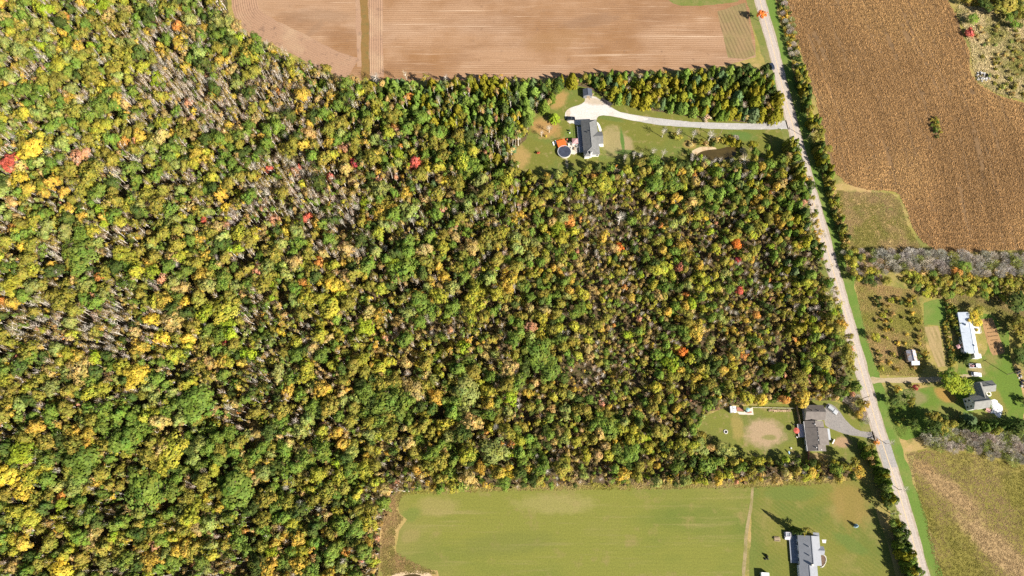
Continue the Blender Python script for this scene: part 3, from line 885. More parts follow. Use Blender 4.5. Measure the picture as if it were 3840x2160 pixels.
# ------------------------------------------------------------------ feature trees read off the photograph (crown centre px, py, crown radius px, colour)
FEAT = [
    (47, 614, 40, 'red'), (120, 569, 48, 'yellow'), (75, 671, 30, 'yellow'), (398, 30, 38, 'lime'), (467, 7, 20, 'yellow_green'), (673, 107, 24, 'orange'), (686, 154, 19, 'yellow'), (889, 151, 20, 'lime'),
    (388, 328, 27, 'yellow'), (281, 370, 15, 'yellow'), (241, 343, 15, 'gold'), (189, 293, 14, 'gold'), (224, 253, 38, 'yellow_green'), (591, 303, 24, 'lime'), (470, 537, 24, 'orange'), (308, 591, 28, 'salmon'),
    (375, 497, 32, 'yellow_green'), (383, 402, 40, 'green'), (651, 512, 22, 'gold'), (795, 591, 15, 'yellow'), (718, 455, 18, 'salmon'), (710, 388, 14, 'salmon'), (230, 190, 16, 'gold'), (255, 70, 14, 'orange'), (310, 15, 20, 'gold'), (10, 15, 20, 'gold'),
    (298, 953, 55, 'green'), (313, 884, 40, 'green'), (472, 963, 42, 'yellow_green'), (402, 819, 24, 'gold'), (852, 785, 18, 'yellow'), (852, 849, 18, 'salmon'), (770, 832, 14, 'red'), (758, 1033, 32, 'gold'), (619, 1048, 22, 'salmon'),
    (845, 1162, 45, 'yellow_green'), (855, 1217, 30, 'lime'), (576, 1199, 26, 'yellow'), (656, 1202, 38, 'tan'), (696, 1142, 24, 'yellow'), (614, 1269, 28, 'yellow'), (710, 1271, 26, 'yellow'), (860, 1289, 20, 'red'), (663, 1334, 32, 'yellow_green'),
    (318, 1386, 45, 'tan'), (517, 1411, 50, 'yellow'), (934, 1329, 28, 'lime'), (12, 1132, 18, 'orange'), (60, 1070, 45, 'yellow_green'), (95, 920, 30, 'yellow'), (60, 860, 24, 'orange'),
    (90, 1698, 50, 'lime'), (30, 1783, 45, 'yellow'), (90, 1838, 35, 'yellow'), (375, 1810, 20, 'gold'), (239, 1857, 18, 'orange'), (574, 1818, 14, 'crimson'), (323, 1738, 70, 'green'), (480, 1650, 55, 'green'), (556, 1838, 66, 'green'),
    (745, 1510, 66, 'green'), (895, 1838, 68, 'green'), (650, 1700, 52, 'yellow_green'), (586, 2041, 20, 'salmon'), (780, 1872, 20, 'yellow'), (590, 1895, 16, 'gold'), (576, 2100, 40, 'gold'), (700, 2051, 35, 'gold'), (460, 2020, 30, 'olive'), (230, 2140, 45, 'yellow'), (120, 1950, 40, 'yellow_green'),
    (1556, 618, 24, 'red'), (1330, 615, 17, 'crimson'), (1680, 682, 26, 'yellow'), (1323, 677, 20, 'tan'), (1415, 682, 20, 'salmon'), (1015, 640, 14, 'red'), (1109, 648, 15, 'salmon'), (1126, 633, 12, 'red'), (1238, 665, 12, 'red'), (1482, 481, 18, 'orange'),
    (1290, 558, 18, 'salmon'), (1151, 821, 18, 'red'), (1191, 841, 20, 'gold'), (1077, 866, 22, 'yellow'), (1519, 737, 24, 'gold'), (1442, 797, 38, 'gold'), (1372, 757, 18, 'lime'), (1646, 503, 35, 'green'), (1735, 573, 35, 'green'), (1035, 831, 22, 'salmon'), (1385, 834, 18, 'orange'), (1760, 640, 38, 'green'), (1580, 440, 32, 'green'),
    (1377, 1000, 38, 'green'), (1517, 1010, 45, 'green'), (1480, 990, 30, 'lime'), (1258, 1074, 35, 'yellow'), (1139, 1064, 22, 'orange'), (1203, 985, 18, 'orange'), (1238, 1154, 48, 'yellow_green'), (1303, 1040, 28, 'tan'), (1372, 1223, 36, 'lime'), (1576, 1134, 38, 'green'),
    (1521, 1362, 22, 'tan'), (1551, 1472, 44, 'tan'), (1422, 1377, 30, 'yellow_green'), (1457, 1497, 50, 'green'), (1377, 1472, 40, 'green'), (1750, 1472, 55, 'pale_green'), (1740, 1303, 28, 'lime'), (1179, 1531, 36, 'green'), (1114, 1288, 25, 'yellow_green'), (1610, 1170, 30, 'green'), (1700, 1160, 34, 'green'),
    (2134, 829, 22, 'orange'), (2176, 824, 10, 'orange'), (2320, 929, 15, 'orange_red'), (2481, 1008, 35, 'yellow_green'), (2546, 1003, 18, 'brown_red'), (2765, 976, 14, 'crimson'), (2772, 1093, 14, 'red'), (2760, 915, 20, 'orange_red'), (1985, 1237, 24, 'salmon'), (2556, 1321, 20, 'orange_red'), (2606, 1242, 30, 'gold'),
    (2342, 1083, 14, 'orange'), (2365, 1117, 15, 'gold'), (2834, 1182, 16, 'orange'), (2514, 1366, 26, 'lime'), (2352, 1256, 18, 'lime'), (1945, 1251, 22, 'green'), (2089, 859, 30, 'lime'), (2593, 1137, 20, 'lime'), (2020, 1330, 50, 'green'), (2060, 1390, 42, 'green'), (2110, 1040, 10, 'yellow'), (2190, 1110, 20, 'yellow_green'),
    (2275, 880, 15, 'yellow'), (2660, 730, 34, 'green'), (2520, 700, 30, 'green'), (2450, 690, 36, 'green'), (2230, 665, 16, 'orange'), (2260, 690, 34, 'yellow_green'), (2350, 640, 18, 'yellow_green'), (2455, 610, 30, 'green'), (1900, 680, 28, 'yellow_green'), (2010, 760, 22, 'olive'),
    (1320, 1770, 36, 'green'), (1370, 1765, 32, 'yellow_green'), (1330, 1880, 30, 'green'), (1340, 1990, 40, 'green'), (1910, 1780, 18, 'yellow'), (1850, 1690, 50, 'pale_green'), (1300, 2065, 18, 'orange'), (1560, 1700, 28, 'olive'), (1700, 1790, 20, 'yellow_green'), (2110, 1750, 36, 'olive'), (2280, 1600, 40, 'green'), (2360, 1700, 36, 'green'), (2480, 1620, 34, 'olive'),
    (2850, 1500, 24, 'yellow'), (2800, 1495, 24, 'yellow_green'), (3010, 1492, 28, 'gold'), (2940, 1500, 20, 'orange'), (3000, 1420, 30, 'olive'), (3080, 1350, 34, 'olive'), (3140, 1240, 26, 'olive'), (3180, 1330, 30, 'olive'),
]


def wood_place(px, py):
    c = 'left' if px < 960 else ('middle' if px < 1920 else 'right')
    r = 'upper' if py < 720 else ('central' if py < 1440 else 'lower')
    return '%s %s wood' % (r, c)


def size_word(r):
    return 'large ' if r >= 38 else ('small ' if r < 17 else '')


buckets = {}
for i, f in enumerate(FEAT):
    buckets.setdefault((size_word(f[2]), f[3], wood_place(f[0], f[1])), []).append(i)
ORD = ['first', 'second', 'third', 'fourth', 'fifth', 'sixth', 'seventh', 'eighth', 'ninth']
FLAB = {}
for (sw, col, pl), idx in buckets.items():
    idx = sorted(idx, key=lambda i: FEAT[i][0])
    for k, i in enumerate(idx):
        w = '%s%s leafy tree' % (sw, WORDS[col])
        if len(idx) == 1:
            FLAB[i] = 'the only %s in the %s' % (w, pl)
        else:
            FLAB[i] = '%s, %s from left of %d in the %s' % (w, ORD[k], len(idx), pl)
occ = []   # occupied (x, y, R)
for i, (px, py, r, col) in enumerate(FEAT):
    hgt = min(14.0, 7.0 + r * .13) if px < 1950 else min(10, 4.5 + r * .12)
    x, y = G(px, py, hgt * .72)
    m1, _ = G(px + r, py, hgt * .72)
    R = (m1 - x) * 1.16
    hgt *= 1.12
    key = 'g%d' % (i % 3) if r >= 30 else ('r%d' % (i % 6) if r > 15 or i % 2 else 's%d' % (i % 4))
    tree(key, x, y, R, hgt, col, FLAB[i], 'autumn trees that stand out in the wood')
    occ.append((x, y, R * 1.0))

# trees outside the wood, each told apart by hand
HAND = [
    ('g1', 2857, 52, 19, 8, 'orange_red', 'vivid orange tree overhanging the road at the top'),
    ('h0', 3635, 121, 22, 4, 'red', 'round red shrub on the right edge of the dry corn'),
    ('g2', 2724, 1686, 33, 7, 'pale_green', 'pale green leafy tree at the lower left corner of the bare patch yard'),
    ('r3', 2625, 1680, 30, 7, 'pale_green', 'silvery green tree further left of the bare patch yard'),
    ('r0', 2650, 1740, 34, 8, 'green', 'deep green tree under the silvery tree left of the yard'),
    ('r4', 2775, 1735, 16, 5, 'yellow', 'bright yellow tree in the hedge under the yard'),
    ('r5', 2945, 1725, 18, 5, 'lime', 'green bush at the lower right corner of the bare patch yard'),
    ('r1', 3044, 1775, 22, 6, 'gold', 'golden tree under the brown roofed house by the dark fence'),
    ('r2', 3220, 1768, 28, 6, 'gold', 'golden tree at the right end of the hedge near the road'),
    ('r3', 3085, 1730, 16, 5, 'brown', 'rusty brown tree just under the brown roofed house'),
    ('r4', 3133, 1735, 13, 5, 'yellow_green', 'small yellow green tree under the brown roofed house'),
    ('h1', 3288, 1658, 13, 3, 'orange', 'orange bush on the road edge at the asphalt drive mouth'),
    ('g0', 3575, 1432, 46, 9, 'lime', 'broad lime green tree left of the white farmhouse'),
    ('g2', 3610, 1450, 34, 8, 'lime', 'smaller lime crown hanging over the farmhouse front lawn'),
    ('r1', 3560, 1415, 30, 9, 'green', 'shaded green tree over the dirt track end'),
    ('r3', 3655, 1195, 26, 5, 'yellow', 'yellow tree at the upper right of the mobile home'),
    ('r2', 3670, 1165, 24, 5, 'olive', 'olive tree above the yellow tree by the mobile home'),
    ('h2', 3472, 1325, 10, 4, 'gold', 'small golden tree beside the patched metal shed'),
    ('h0', 3478, 1340, 11, 3, 'olive', 'round olive bush right of the patched metal shed'),
    ('h1', 3368, 1458, 15, 4, 'gold', 'golden bush below the dirt track near the road'),
    ('h2', 3435, 1452, 13, 3.5, 'crimson', 'dark red bush below the dirt track'),
    ('r4', 3282, 1262, 18, 5, 'yellow_green', 'yellow green tree standing alone on the right verge'),
    ('p1', 3625, 1340, 22, 6, 'dark_green', 'dark evergreen at the lower end of the mobile home'),
    ('p0', 3640, 1575, 30, 9, 'blue_green', 'green pine below the white farmhouse'),
    ('g0', 3500, 1605, 34, 11, 'dark_green', 'dark broad tree on the farm lawn near the road'),
    ('g2', 3535, 1600, 26, 8, 'olive', 'olive tree between the dark broad tree and the pine'),
    ('h1', 3840, 1505, 22, 4, 'dark_green', 'dark bush on the lawn right of the farmhouse'),
    ('r2', 3830, 1600, 40, 8, 'dark_green', 'big dark tree at the right edge below the farmhouse lawn'),
    ('g1', 3832, 1335, 36, 6, 'dark_green', 'big shaded tree right of the vegetable plot'),
    ('r5', 3830, 1230, 40, 8, 'olive', 'olive tree above the big shaded tree at the right edge'),
    ('r1', 3820, 1130, 40, 8, 'dark_green', 'dark tree near the right edge under the grey thicket'),
    ('r4', 3590, 1020, 20, 4.5, 'orange', 'orange tree in the grey leafless thicket below the corn'),
    ('r0', 3620, 1000, 24, 5, 'green', 'green tree right of the orange tree below the corn'),
    ('r2', 3560, 1060, 14, 4, 'gold', 'golden tree under the grey leafless thicket'),
    ('r3', 3640, 1040, 16, 4, 'gold', 'golden tree farther right under the grey thicket'),
    ('r5', 3770, 20, 46, 8, 'olive', 'broad olive tree in the top right corner'),
    ('r1', 3700, 20, 26, 7, 'dark_green', 'dark tree left of the broad olive tree in the top right corner'),
    ('r4', 3650, 70, 24, 5, 'green', 'green tree beside the corn above the red shrub'),
    ('c0', 2992, 1992, 13, 11.5, 'dark_green', 'thin tall spruce behind the upper end of the grey house'),
    ('s1', 3018, 1990, 15, 6, 'olive', 'thin olive tree at the upper end of the grey house'),
    ('p1', 3213, 1972, 8, 3.2, 'blue_white', 'small conical pale blue spruce standing alone on the striped lawn'),
    ('h2', 2018, 573, 6, 2, 'red', 'small red bush on the lawn left of the pool'),
    ('h1', 2047, 509, 5, 1.6, 'yellow', 'small yellow bush on the lawn above the pool'),
    ('p0', 2080, 440, 24, 7, 'lime', 'light green pine on the lawn left of the black car'),
    ('c2', 2040, 395, 22, 8, 'cedar_green', 'green cedar at the upper left of the house lawn'),
    ('b0', 2060, 480, 14, 6, 'grey', 'leafless tree with a long shadow on the lawn above the pool'),
    ('b1', 2032, 498, 9, 5, 'grey', 'smaller leafless tree on the orange leaf strewn lawn'),
    ('c1', 2750, 530, 12, 5, 'cedar_gold', 'golden bushy cedar right of the pond'),
    ('c3', 2770, 535, 12, 5, 'cedar_gold', 'second golden cedar beside the pond in the lawn'),
    ('h0', 2590, 540, 14, 2.2, 'tan', 'tan grassy bush at the upper left of the pond'),
    ('h2', 2540, 510, 18, 3, 'olive', 'grey olive bush left of the pond below the drive'),
    ('b2', 2545, 495, 14, 7, 'grey', 'leafless tree beside the gravel drive left of the pole'),
    ('b3', 2605, 500, 14, 7, 'grey', 'second leafless tree beside the gravel drive near the pole'),
    ('b0', 2668, 505, 18, 8, 'grey', 'leafless tree against the utility pole by the pond'),
    ('b2', 2492, 490, 14, 9, 'grey', 'leafless birch on the lawn right of the hipped house'),
    ('h1', 2650, 440, 18, 2.5, 'pinkish_grey', 'brown scrubby bush on the upper edge of the drive'),
    ('h1', 2705, 530, 12, 3, 'olive', 'olive bush just above the pond water'),
    ('r2', 2775, 605, 14, 5, 'olive', 'olive tree on the right bank of the pond'),
    ('r4', 2890, 615, 26, 7, 'green', 'green tree at the lower right of the house lawn'),
    ('b1', 2790, 600, 24, 7, 'pinkish_grey', 'pinkish leafless tree below the pond'),
    ('b3', 2640, 600, 14, 7, 'grey', 'grey leafless tree on the lower pond bank'),
    ('c1', 2625, 590, 10, 6, 'lime', 'light green cedar on the lower pond bank'),
    ('b1', 2327, 815, 22, 13, 'grey', 'tall dead forked tree in the right of the wood'),
    ('b2', 1408, 290, 22, 9, 'grey', 'grey leafless tree where the grass strip meets the wood'),
    ('b0', 3395, 1835, 14, 7, 'grey', 'leafless tree on the right verge throwing a forked shadow on the road'),
    ('s2', 3360, 1925, 18, 6, 'pale_green', 'thin grey green tree leaning over the left road edge'),
    ('b3', 3345, 1660, 12, 7, 'grey', 'leafless tree opposite the asphalt drive mouth'),
]
for (key, px, py, r, hgt, col, lab) in HAND:
    zc = hgt * (.5 if key[0] in 'hcp' else .72)
    x, y = G(px, py, zc)
    m1, _ = G(px + r, py, zc)
    tree(key, x, y, (m1 - x) * 1.05, hgt, col, lab, None, 'shrub' if key[0] == 'h' else 'tree')
    occ.append((x, y, (m1 - x)))

# ------------------------------------------------------------------ woodland: sampled trees
EXCL = [GA(LAWN1), GA(DRV), GA([(2660, 1552), (2727, 1528), (2817, 1526), (3000, 1506), (3160, 1506), (3230, 1580), (3250, 1700), (3180, 1722), (3012, 1722), (2755, 1716), (2640, 1650), (2630, 1600)])]
WFOREST = GA(FOREST)


class Grid:
    def __init__(s, cell):
        s.c = cell
        s.d = {}

    def ok(s, x, y, r, k):
        i, j = int(x // s.c), int(y // s.c)
        for a in range(i - 3, i + 4):
            for b in range(j - 3, j + 4):
                for (u, v, q) in s.d.get((a, b), ()):
                    if (u - x) ** 2 + (v - y) ** 2 < (k * (r + q)) ** 2:
                        return False
        return True

    def put(s, x, y, r):
        s.d.setdefault((int(x // s.c), int(y // s.c)), []).append((x, y, r))


grid = Grid(3.0)
for o in occ:
    grid.put(*o)


def gauss(px, py, cx, cy, sx, sy, rot=0.0):
    c, s = math.cos(rot), math.sin(rot)
    dx, dy = px - cx, py - cy
    u, v = (dx * c + dy * s) / sx, (-dx * s + dy * c) / sy
    return math.exp(-.5 * (u * u + v * v))


def in_cedars(px, py):
    if px > 2200 and py < 475:
        return .72
    c = max(gauss(px, py, 1780, 400, 280, 100), .9 * gauss(px, py, 1600, 330, 260, 45), .55 * gauss(px, py, 1880, 600, 160, 120), .5 * gauss(px, py, 2850, 690, 160, 70), .4 * gauss(px, py, 2960, 900, 60, 250))
    return min(.75, c)


def pick(wts):
    t = random.random() * sum(w for _, w in wts)
    for k, w in wts:
        t -= w
        if t <= 0:
            return k
    return wts[-1][0]


def wood_colour(px, py, x, y):
    nz = mnoise.noise(Vector((x * .035, y * .035, 1.7)))
    nz2 = mnoise.noise(Vector((x * .05, y * .05, 9.2)))
    tl = gauss(px, py, 50, 250, 330, 420)
    bl = gauss(px, py, 600, 1850, 600, 420)
    dg = gauss(px, py, 950, 520, 520, 190, .85)
    w = dict(olive=.40, yellow_green=.10 + .2 * max(0, nz), green=.17 + .5 * max(0, -nz) + .28 * bl, tan=.15 + .26 * max(0, nz2) + .08 * dg, brown=.13 + .16 * dg, gold=.035 + .11 * max(0, nz2), yellow=.022 + .04 * max(0, nz2) * (px < 1900), pale_green=.07 + .75 * tl + .12 * bl, dark_green=.09, salmon=.03 + .03 * max(0, nz2), orange=.014, lime=.025)
    # stands of one species: most trees take the colour of their patch
    if random.random() < .42:
        q = mnoise.noise(Vector((x * .042, y * .042, 31.0))) + .35 * mnoise.noise(Vector((x * .13, y * .13, 8.0)))
        stand = ['brown', 'tan', 'olive', 'yellow_green', 'olive', 'green', 'olive', 'green', 'tan', 'gold', 'olive', 'dark_green', 'green']
        c = stand[int((q + 1.4) / 2.8 * len(stand) * 1.8) % len(stand)]
        if not (tl > .3 and c in ('brown', 'tan', 'dark_green')):
            return c
    return pick(list(w.items()))


def bare_frac(px, py):
    b = .14 + .26 * gauss(px, py, 480, 420, 380, 320) + .62 * gauss(px, py, 1010, 560, 420, 130, .85) + .46 * gauss(px, py, 300, 1220, 420, 150, .25) + .10 * gauss(px, py, 500, 700, 300, 260) + .10 * gauss(px, py, 2560, 1000, 400, 260)
    return min(.68, b)


xs = [p[0] for p in WFOREST]
ys = [p[1] for p in WFOREST]
N = 150000
cx = rng.uniform(max(min(xs), -330), max(xs), N)
cy = rng.uniform(max(min(ys), -60), min(max(ys), 330), N)
ok = pip(cx, cy, WFOREST)
for e in EXCL:
    ok &= ~pip(cx, cy, e)
cand = np.stack([cx[ok], cy[ok]], 1)
SAMP = []   # key, x, y, R, h, colour, tint


def add_sample(key, x, y, R, h, col):
    SAMP.append((key, x, y, R, h, col, jitc(PAL[col], .18)))


def gap_noise(x, y):
    return mnoise.noise(Vector((x * .07, y * .07, 21.0))) + .5 * mnoise.noise(Vector((x * .15, y * .15, 3.0)))


# large crowns first
for (x, y) in cand[:14000]:
    px, py = PX(x, y)
    if in_cedars(px, py) > .45:
        continue
    if not (-140 < px < 3980 and -160 < py < 2330):
        continue
    if gap_noise(x, y) > .36:
        continue
    nz = mnoise.noise(Vector((x * .03, y * .03, 5.0)))
    tl = gauss(px, py, 50, 250, 330, 420)
    bl = gauss(px, py, 600, 1850, 650, 420)
    if nz + .55 * tl + .45 * bl + random.uniform(-.25, .25) < .04 and random.random() > .05:
        continue
    right = px > 1950
    R = random.uniform(2.3, 4.2) * (.68 if right else 1)
    if not grid.ok(x, y, R, .54):
        continue
    grid.put(x, y, R)
    col = wood_colour(px, py, x, y)
    if col in ('brown', 'salmon', 'orange', 'yellow') or (col == 'tan' and random.random() < .6):
        col = random.choice(['green', 'olive', 'yellow_green', 'pale_green'])
    add_sample('g%d' % random.randrange(3) if R > 2.7 else 'r%d' % random.randrange(6), x, y, R, R * random.uniform(2.6, 3.4) + 3.5 * (.5 if right else 1), col)
n_large = len(SAMP)
# the body of the wood
for (x, y) in cand[14000:]:
    px, py = PX(x, y)
    if not (-140 < px < 3980 and -160 < py < 2330):
        continue
    right = px > 1950
    u = random.random()
    cf = in_cedars(px, py)
    bf = bare_frac(px, py)
    # open gaps where the floor lies in shade
    gp = gap_noise(x, y)
    in_gap = gp > .27 - .10 * gauss(px, py, 1400, 1450, 900, 500)
    if in_gap and random.random() > .3:
        continue
    if u < cf:
        R = random.uniform(1.2, 3.3)
        if not grid.ok(x, y, R, .60):
            continue
        grid.put(x, y, R)
        key = 'p%d' % random.randrange(2) if random.random() < .10 else 'c%d' % random.randrange(4)
        nz = mnoise.noise(Vector((x * .04, y * .04, 2.0)))
        col = 'cedar_gold' if random.random() < .32 + 1.0 * nz else random.choice(['cedar_green', 'fresh_green', 'fresh_green', 'blue_green', 'dark_green'])
        add_sample(key, x, y, R * (1.25 if key[0] == 'p' else 1), random.uniform(4.5, 8.0) + R, col)
    elif u < cf + (1 - cf) * bf:
        R = random.uniform(1.1, 1.8)
        if not grid.ok(x, y, R, .62):
            continue
        grid.put(x, y, R)
        add_sample('b%d' % random.randrange(4), x, y, R, random.uniform(10, 15) * (.5 if right else 1), random.choice(['pinkish_grey', 'pinkish_grey', 'grey', 'tan', 'brown']))
    else:
        R = random.uniform(1.0, 2.75 if not in_gap else 1.4) * (.70 if right else .94)
        if not grid.ok(x, y, R, .60 if right else .56):
            continue
        grid.put(x, y, R)
        col = wood_colour(px, py, x, y)
        thin = R < 2.3 and random.random() < (.25 if right else .68)
        if thin:
            add_sample('s%d' % random.randrange(4), x, y, R * 1.05, random.uniform(8.5, 13.5) * (.52 if right else 1), col)
        else:
            add_sample('g%d' % random.randrange(3) if R > 2.2 else 'r%d' % random.randrange(6), x, y, R, R * 2.3 + random.uniform(2, 4) * (.6 if right else 1), col)

# ------------------------------------------------------------------ other planted strips: polygons of px with species
def strip_fill(poly, n, spec, k=.55, gap=None):
    w = GA(poly)
    x0, x1 = min(p[0] for p in w), max(p[0] for p in w)
    y0, y1 = min(p[1] for p in w), max(p[1] for p in w)
    xx, yy = rng.uniform(x0, x1, n), rng.uniform(y0, y1, n)
    o = pip(xx, yy, w)
    for x, y in zip(xx[o], yy[o]):
        key, r0, r1, h0, h1, cols = random.choice(spec)
        R = random.uniform(r0, r1)
        if gap is not None and mnoise.noise(Vector((x * .09, y * .09, 14.0))) > gap:
            continue
        if not grid.ok(x, y, R, k):
            continue
        grid.put(x, y, R)
        kk = key + str(random.randrange({'r': 6, 'g': 3, 's': 4, 'b': 4, 'c': 4, 'p': 2, 'w': 3, 'h': 3}[key]))
        yield (kk, x, y, R, random.uniform(h0, h1), random.choice(cols))


EDGE = []


EBOX = {}
GAPPY = {}


def edge(poly, n, spec, label, group, k=.55, gap=None):
    EBOX[group] = (min(p[0] for p in poly), max(0, min(p[1] for p in poly)), min(3840, max(p[0] for p in poly)), min(2160, max(p[1] for p in poly)))
    for s in strip_fill(poly, n, spec, k, gap):
        EDGE.append((s, label, group))


edge([(2905, -60), (2935, -60), (2960, 60), (2990, 180), (3005, 260), (2975, 262), (2945, 150)], 900, [('w', 1.5, 2.4, 3, 4.5, ['grey', 'pale_green', 'grey']), ('h', 1.0, 1.6, 2, 3, ['olive', 'dark_green', 'gold'])], 'roadside bush between the road and the corn', 'grey roadside trees along the corn', .58, .3)
edge([(2972, 262), (3000, 262), (3022, 330), (3050, 400), (3062, 480), (3092, 590), (3108, 650), (3080, 650), (3050, 560), (3020, 460), (2990, 350)], 1500, [('c', 1.3, 2.1, 5, 8, ['cedar_green', 'dark_green', 'olive', 'cedar_gold']), ('r', 1.6, 2.4, 5, 7, ['olive', 'dark_green', 'yellow_green'])], 'hedgerow tree between the road and the corn', 'hedgerow trees along the corn', .52, .10)
edge([(3084, 660), (3110, 655), (3140, 760), (3165, 860), (3185, 930), (3160, 940), (3135, 860), (3108, 760)], 700, [('c', 1.2, 1.8, 4, 6, ['dark_green', 'cedar_green', 'olive']), ('h', 1.2, 1.8, 2.5, 4, ['olive', 'yellow_green', 'tan'])], 'hedgerow bush on the right road edge beside the rough meadow', 'hedgerow bushes beside the meadow', .55, .05)
edge([(3145, 945), (3240, 945), (3330, 1010), (3320, 1075), (3240, 1065), (3185, 1050)], 500, [('r', 1.6, 2.6, 3.5, 5.5, ['olive', 'dark_green', 'yellow_green', 'green']), ('w', 1.6, 2.4, 3, 4, ['grey', 'pinkish_grey'])], 'scrub tree right of the road below the meadow', 'scrub trees below the meadow')
edge([(3240, 955), (3400, 945), (3560, 960), (3640, 965), (3760, 955), (3860, 960), (3860, 1030), (3700, 1030), (3600, 1040), (3480, 1020), (3330, 1020)], 900, [('w', 2.2, 4.0, 4, 6, ['grey', 'grey', 'grey', 'pale_green'])], 'scrub willow in the thicket below the corn', 'grey willows below the corn', .5)
edge([(3330, 1020), (3480, 1025), (3700, 1040), (3860, 1040), (3860, 1160), (3800, 1150), (3700, 1120), (3600, 1110), (3550, 1130), (3460, 1105), (3430, 1080)], 1200, [('r', 1.4, 2.4, 2.5, 4.5, ['olive', 'yellow_green', 'olive', 'green']), ('h', 1.1, 1.8, 1.8, 3, ['olive', 'tan', 'yellow_green', 'brown'])], 'scrub bush above the mobile home', 'scrub bushes above the mobile home')
edge([(3440, 1625), (3560, 1612), (3700, 1625), (3860, 1640), (3860, 1745), (3720, 1720), (3600, 1690), (3480, 1680)], 1100, [('w', 2.0, 3.6, 3, 5, ['grey', 'grey', 'grey', 'pale_green'])], 'scrub willow in the thicket under the farmhouse', 'grey willows under the farmhouse', .5)
edge([(3560, 1590), (3700, 1590), (3860, 1600), (3860, 1640), (3700, 1625), (3570, 1615)], 500, [('g', 2.0, 3.4, 6, 9, ['dark_green', 'olive', 'green']), ('c', 1.4, 2.0, 6, 8, ['dark_green'])], 'tree in the row below the farmhouse lawn', 'dark trees below the farmhouse lawn')
edge([(3282, 1755), (3308, 1775), (3345, 1900), (3390, 2040), (3425, 2160), (3500, 2420), (3450, 2420), (3390, 2160), (3345, 2020), (3300, 1880)], 2600, [('c', 1.3, 2.1, 6.5, 9, ['cedar_green', 'dark_green', 'cedar_green', 'cedar_gold']), ('r', 1.5, 2.1, 6, 8, ['dark_green', 'green', 'cedar_gold'])], 'cedar in the dark hedge between the striped lawn and the road', 'cedar hedge along the striped lawn', .44, .28)
edge([(3222, 1668), (3258, 1680), (3285, 1735), (3262, 1755), (3235, 1712)], 400, [('r', 1.3, 2.0, 4.5, 6.5, ['olive', 'green', 'brown']), ('c', 1.1, 1.6, 5, 7, ['cedar_green'])], 'tree by the road just below the asphalt drive', 'trees below the asphalt drive', .5)
edge([(3150, 1492), (3210, 1478), (3236, 1530), (3244, 1584), (3222, 1580), (3180, 1532)], 400, [('r', 1.6, 2.4, 4.5, 6.5, ['olive', 'olive', 'gold', 'dark_green']), ('w', 1.6, 2.2, 3, 5, ['grey'])], 'tree between the asphalt drive and the road', 'trees above the asphalt drive', .5)
edge([(3650, 100), (3860, 90), (3860, 375), (3760, 350), (3670, 300)], 110, [('h', .9, 1.8, 1.2, 2.4, ['tan', 'olive', 'olive', 'brown', 'pale_green'])], 'scrubby bush scattered over the pale marsh beside the corn', 'bushes in the marsh', .9)
edge([(3488, 440), (3512, 446), (3524, 505), (3508, 520), (3492, 490)], 60, [('h', .9, 1.5, 1.4, 2.4, ['dark_green', 'green', 'olive'])], 'weedy bush in the gap in the dry corn', 'weedy bushes in the corn gap', .6)
edge([(3545, 1140), (3572, 1150), (3600, 1230), (3640, 1330), (3622, 1335), (3590, 1265), (3560, 1200)], 500, [('h', 1.0, 1.5, 2, 3.4, ['dark_green', 'olive', 'green'])], 'bush in the row along the mobile home', 'bushes along the mobile home', .5)
edge([(3535, 1205), (3550, 1205), (3580, 1370), (3562, 1375)], 300, [('h', .8, 1.2, 1.2, 2.0, ['gold', 'olive', 'olive', 'dark_green'])], 'low bush in the narrow row beside the tan garden strip', 'low bushes beside the garden strip', .45)
edge([(3335, 1500), (3400, 1490), (3440, 1530), (3420, 1640), (3350, 1640)], 26, [('h', 1.0, 1.8, 1.6, 3, ['olive', 'green', 'dark_green']), ('g', 1.8, 2.6, 5, 7, ['olive', 'dark_green'])], 'bush on the farm lawn beside the road verge', 'bushes on the farm lawn', .9)
edge([(3555, -80), (3860, -80), (3860, 60), (3800, 130), (3740, 60), (3640, 30), (3600, 20)], 500, [('r', 1.8, 3.0, 4, 6.5, ['dark_green', 'olive', 'green']), ('h', 1.2, 2, 2, 3, ['olive', 'tan'])], 'scrub tree in the marshy top right corner', 'scrub trees in the top right corner')
edge([(3262, 1110), (3440, 1110), (3460, 1300), (3440, 1395), (3300, 1390), (3262, 1250)], 85, [('h', .9, 1.7, 1.5, 3, ['olive', 'dark_green', 'yellow_green', 'brown', 'gold'])], 'bush scattered in the overgrown meadow by the metal shed', 'bushes in the overgrown meadow', .75)
edge([(3795, 1215), (3850, 1200), (3850, 1420), (3835, 1390), (3820, 1320), (3808, 1260)], 300, [('r', 1.6, 2.4, 3, 4.5, ['dark_green', 'olive', 'green'])], 'tree in the dense clump right of the vegetable plot', 'trees right of the vegetable plot')
edge([(3455, 1575), (3520, 1560), (3560, 1600), (3540, 1650), (3460, 1650)], 200, [('r', 1.8, 2.6, 6, 9, ['dark_green', 'dark_green', 'olive'])], 'leafy tree in the shady clump on the farm lawn', 'shady clump on the farm lawn', .5)
edge([(2938, 552), (2968, 548), (3012, 700), (2980, 706)], 500, [('c', 1.5, 2.3, 8.5, 11.5, ['cedar_gold', 'olive', 'cedar_gold', 'cedar_green'])], 'cedar on the left road edge just below the gravel drive mouth', 'cedars below the drive mouth', .5)
edge([(2040, 690), (2100, 678), (2300, 648), (2500, 636), (2700, 630), (2900, 632), (2905, 690), (2500, 690), (2300, 700), (2050, 730)], 700, [('g', 2.2, 3.6, 9.5, 13, ['green', 'olive', 'fresh_green', 'yellow_green', 'green']), ('c', 1.5, 2.2, 7, 10, ['cedar_green', 'fresh_green'])], 'tall tree in the row below the hipped house lawn', 'tall trees below the house lawn', .55)
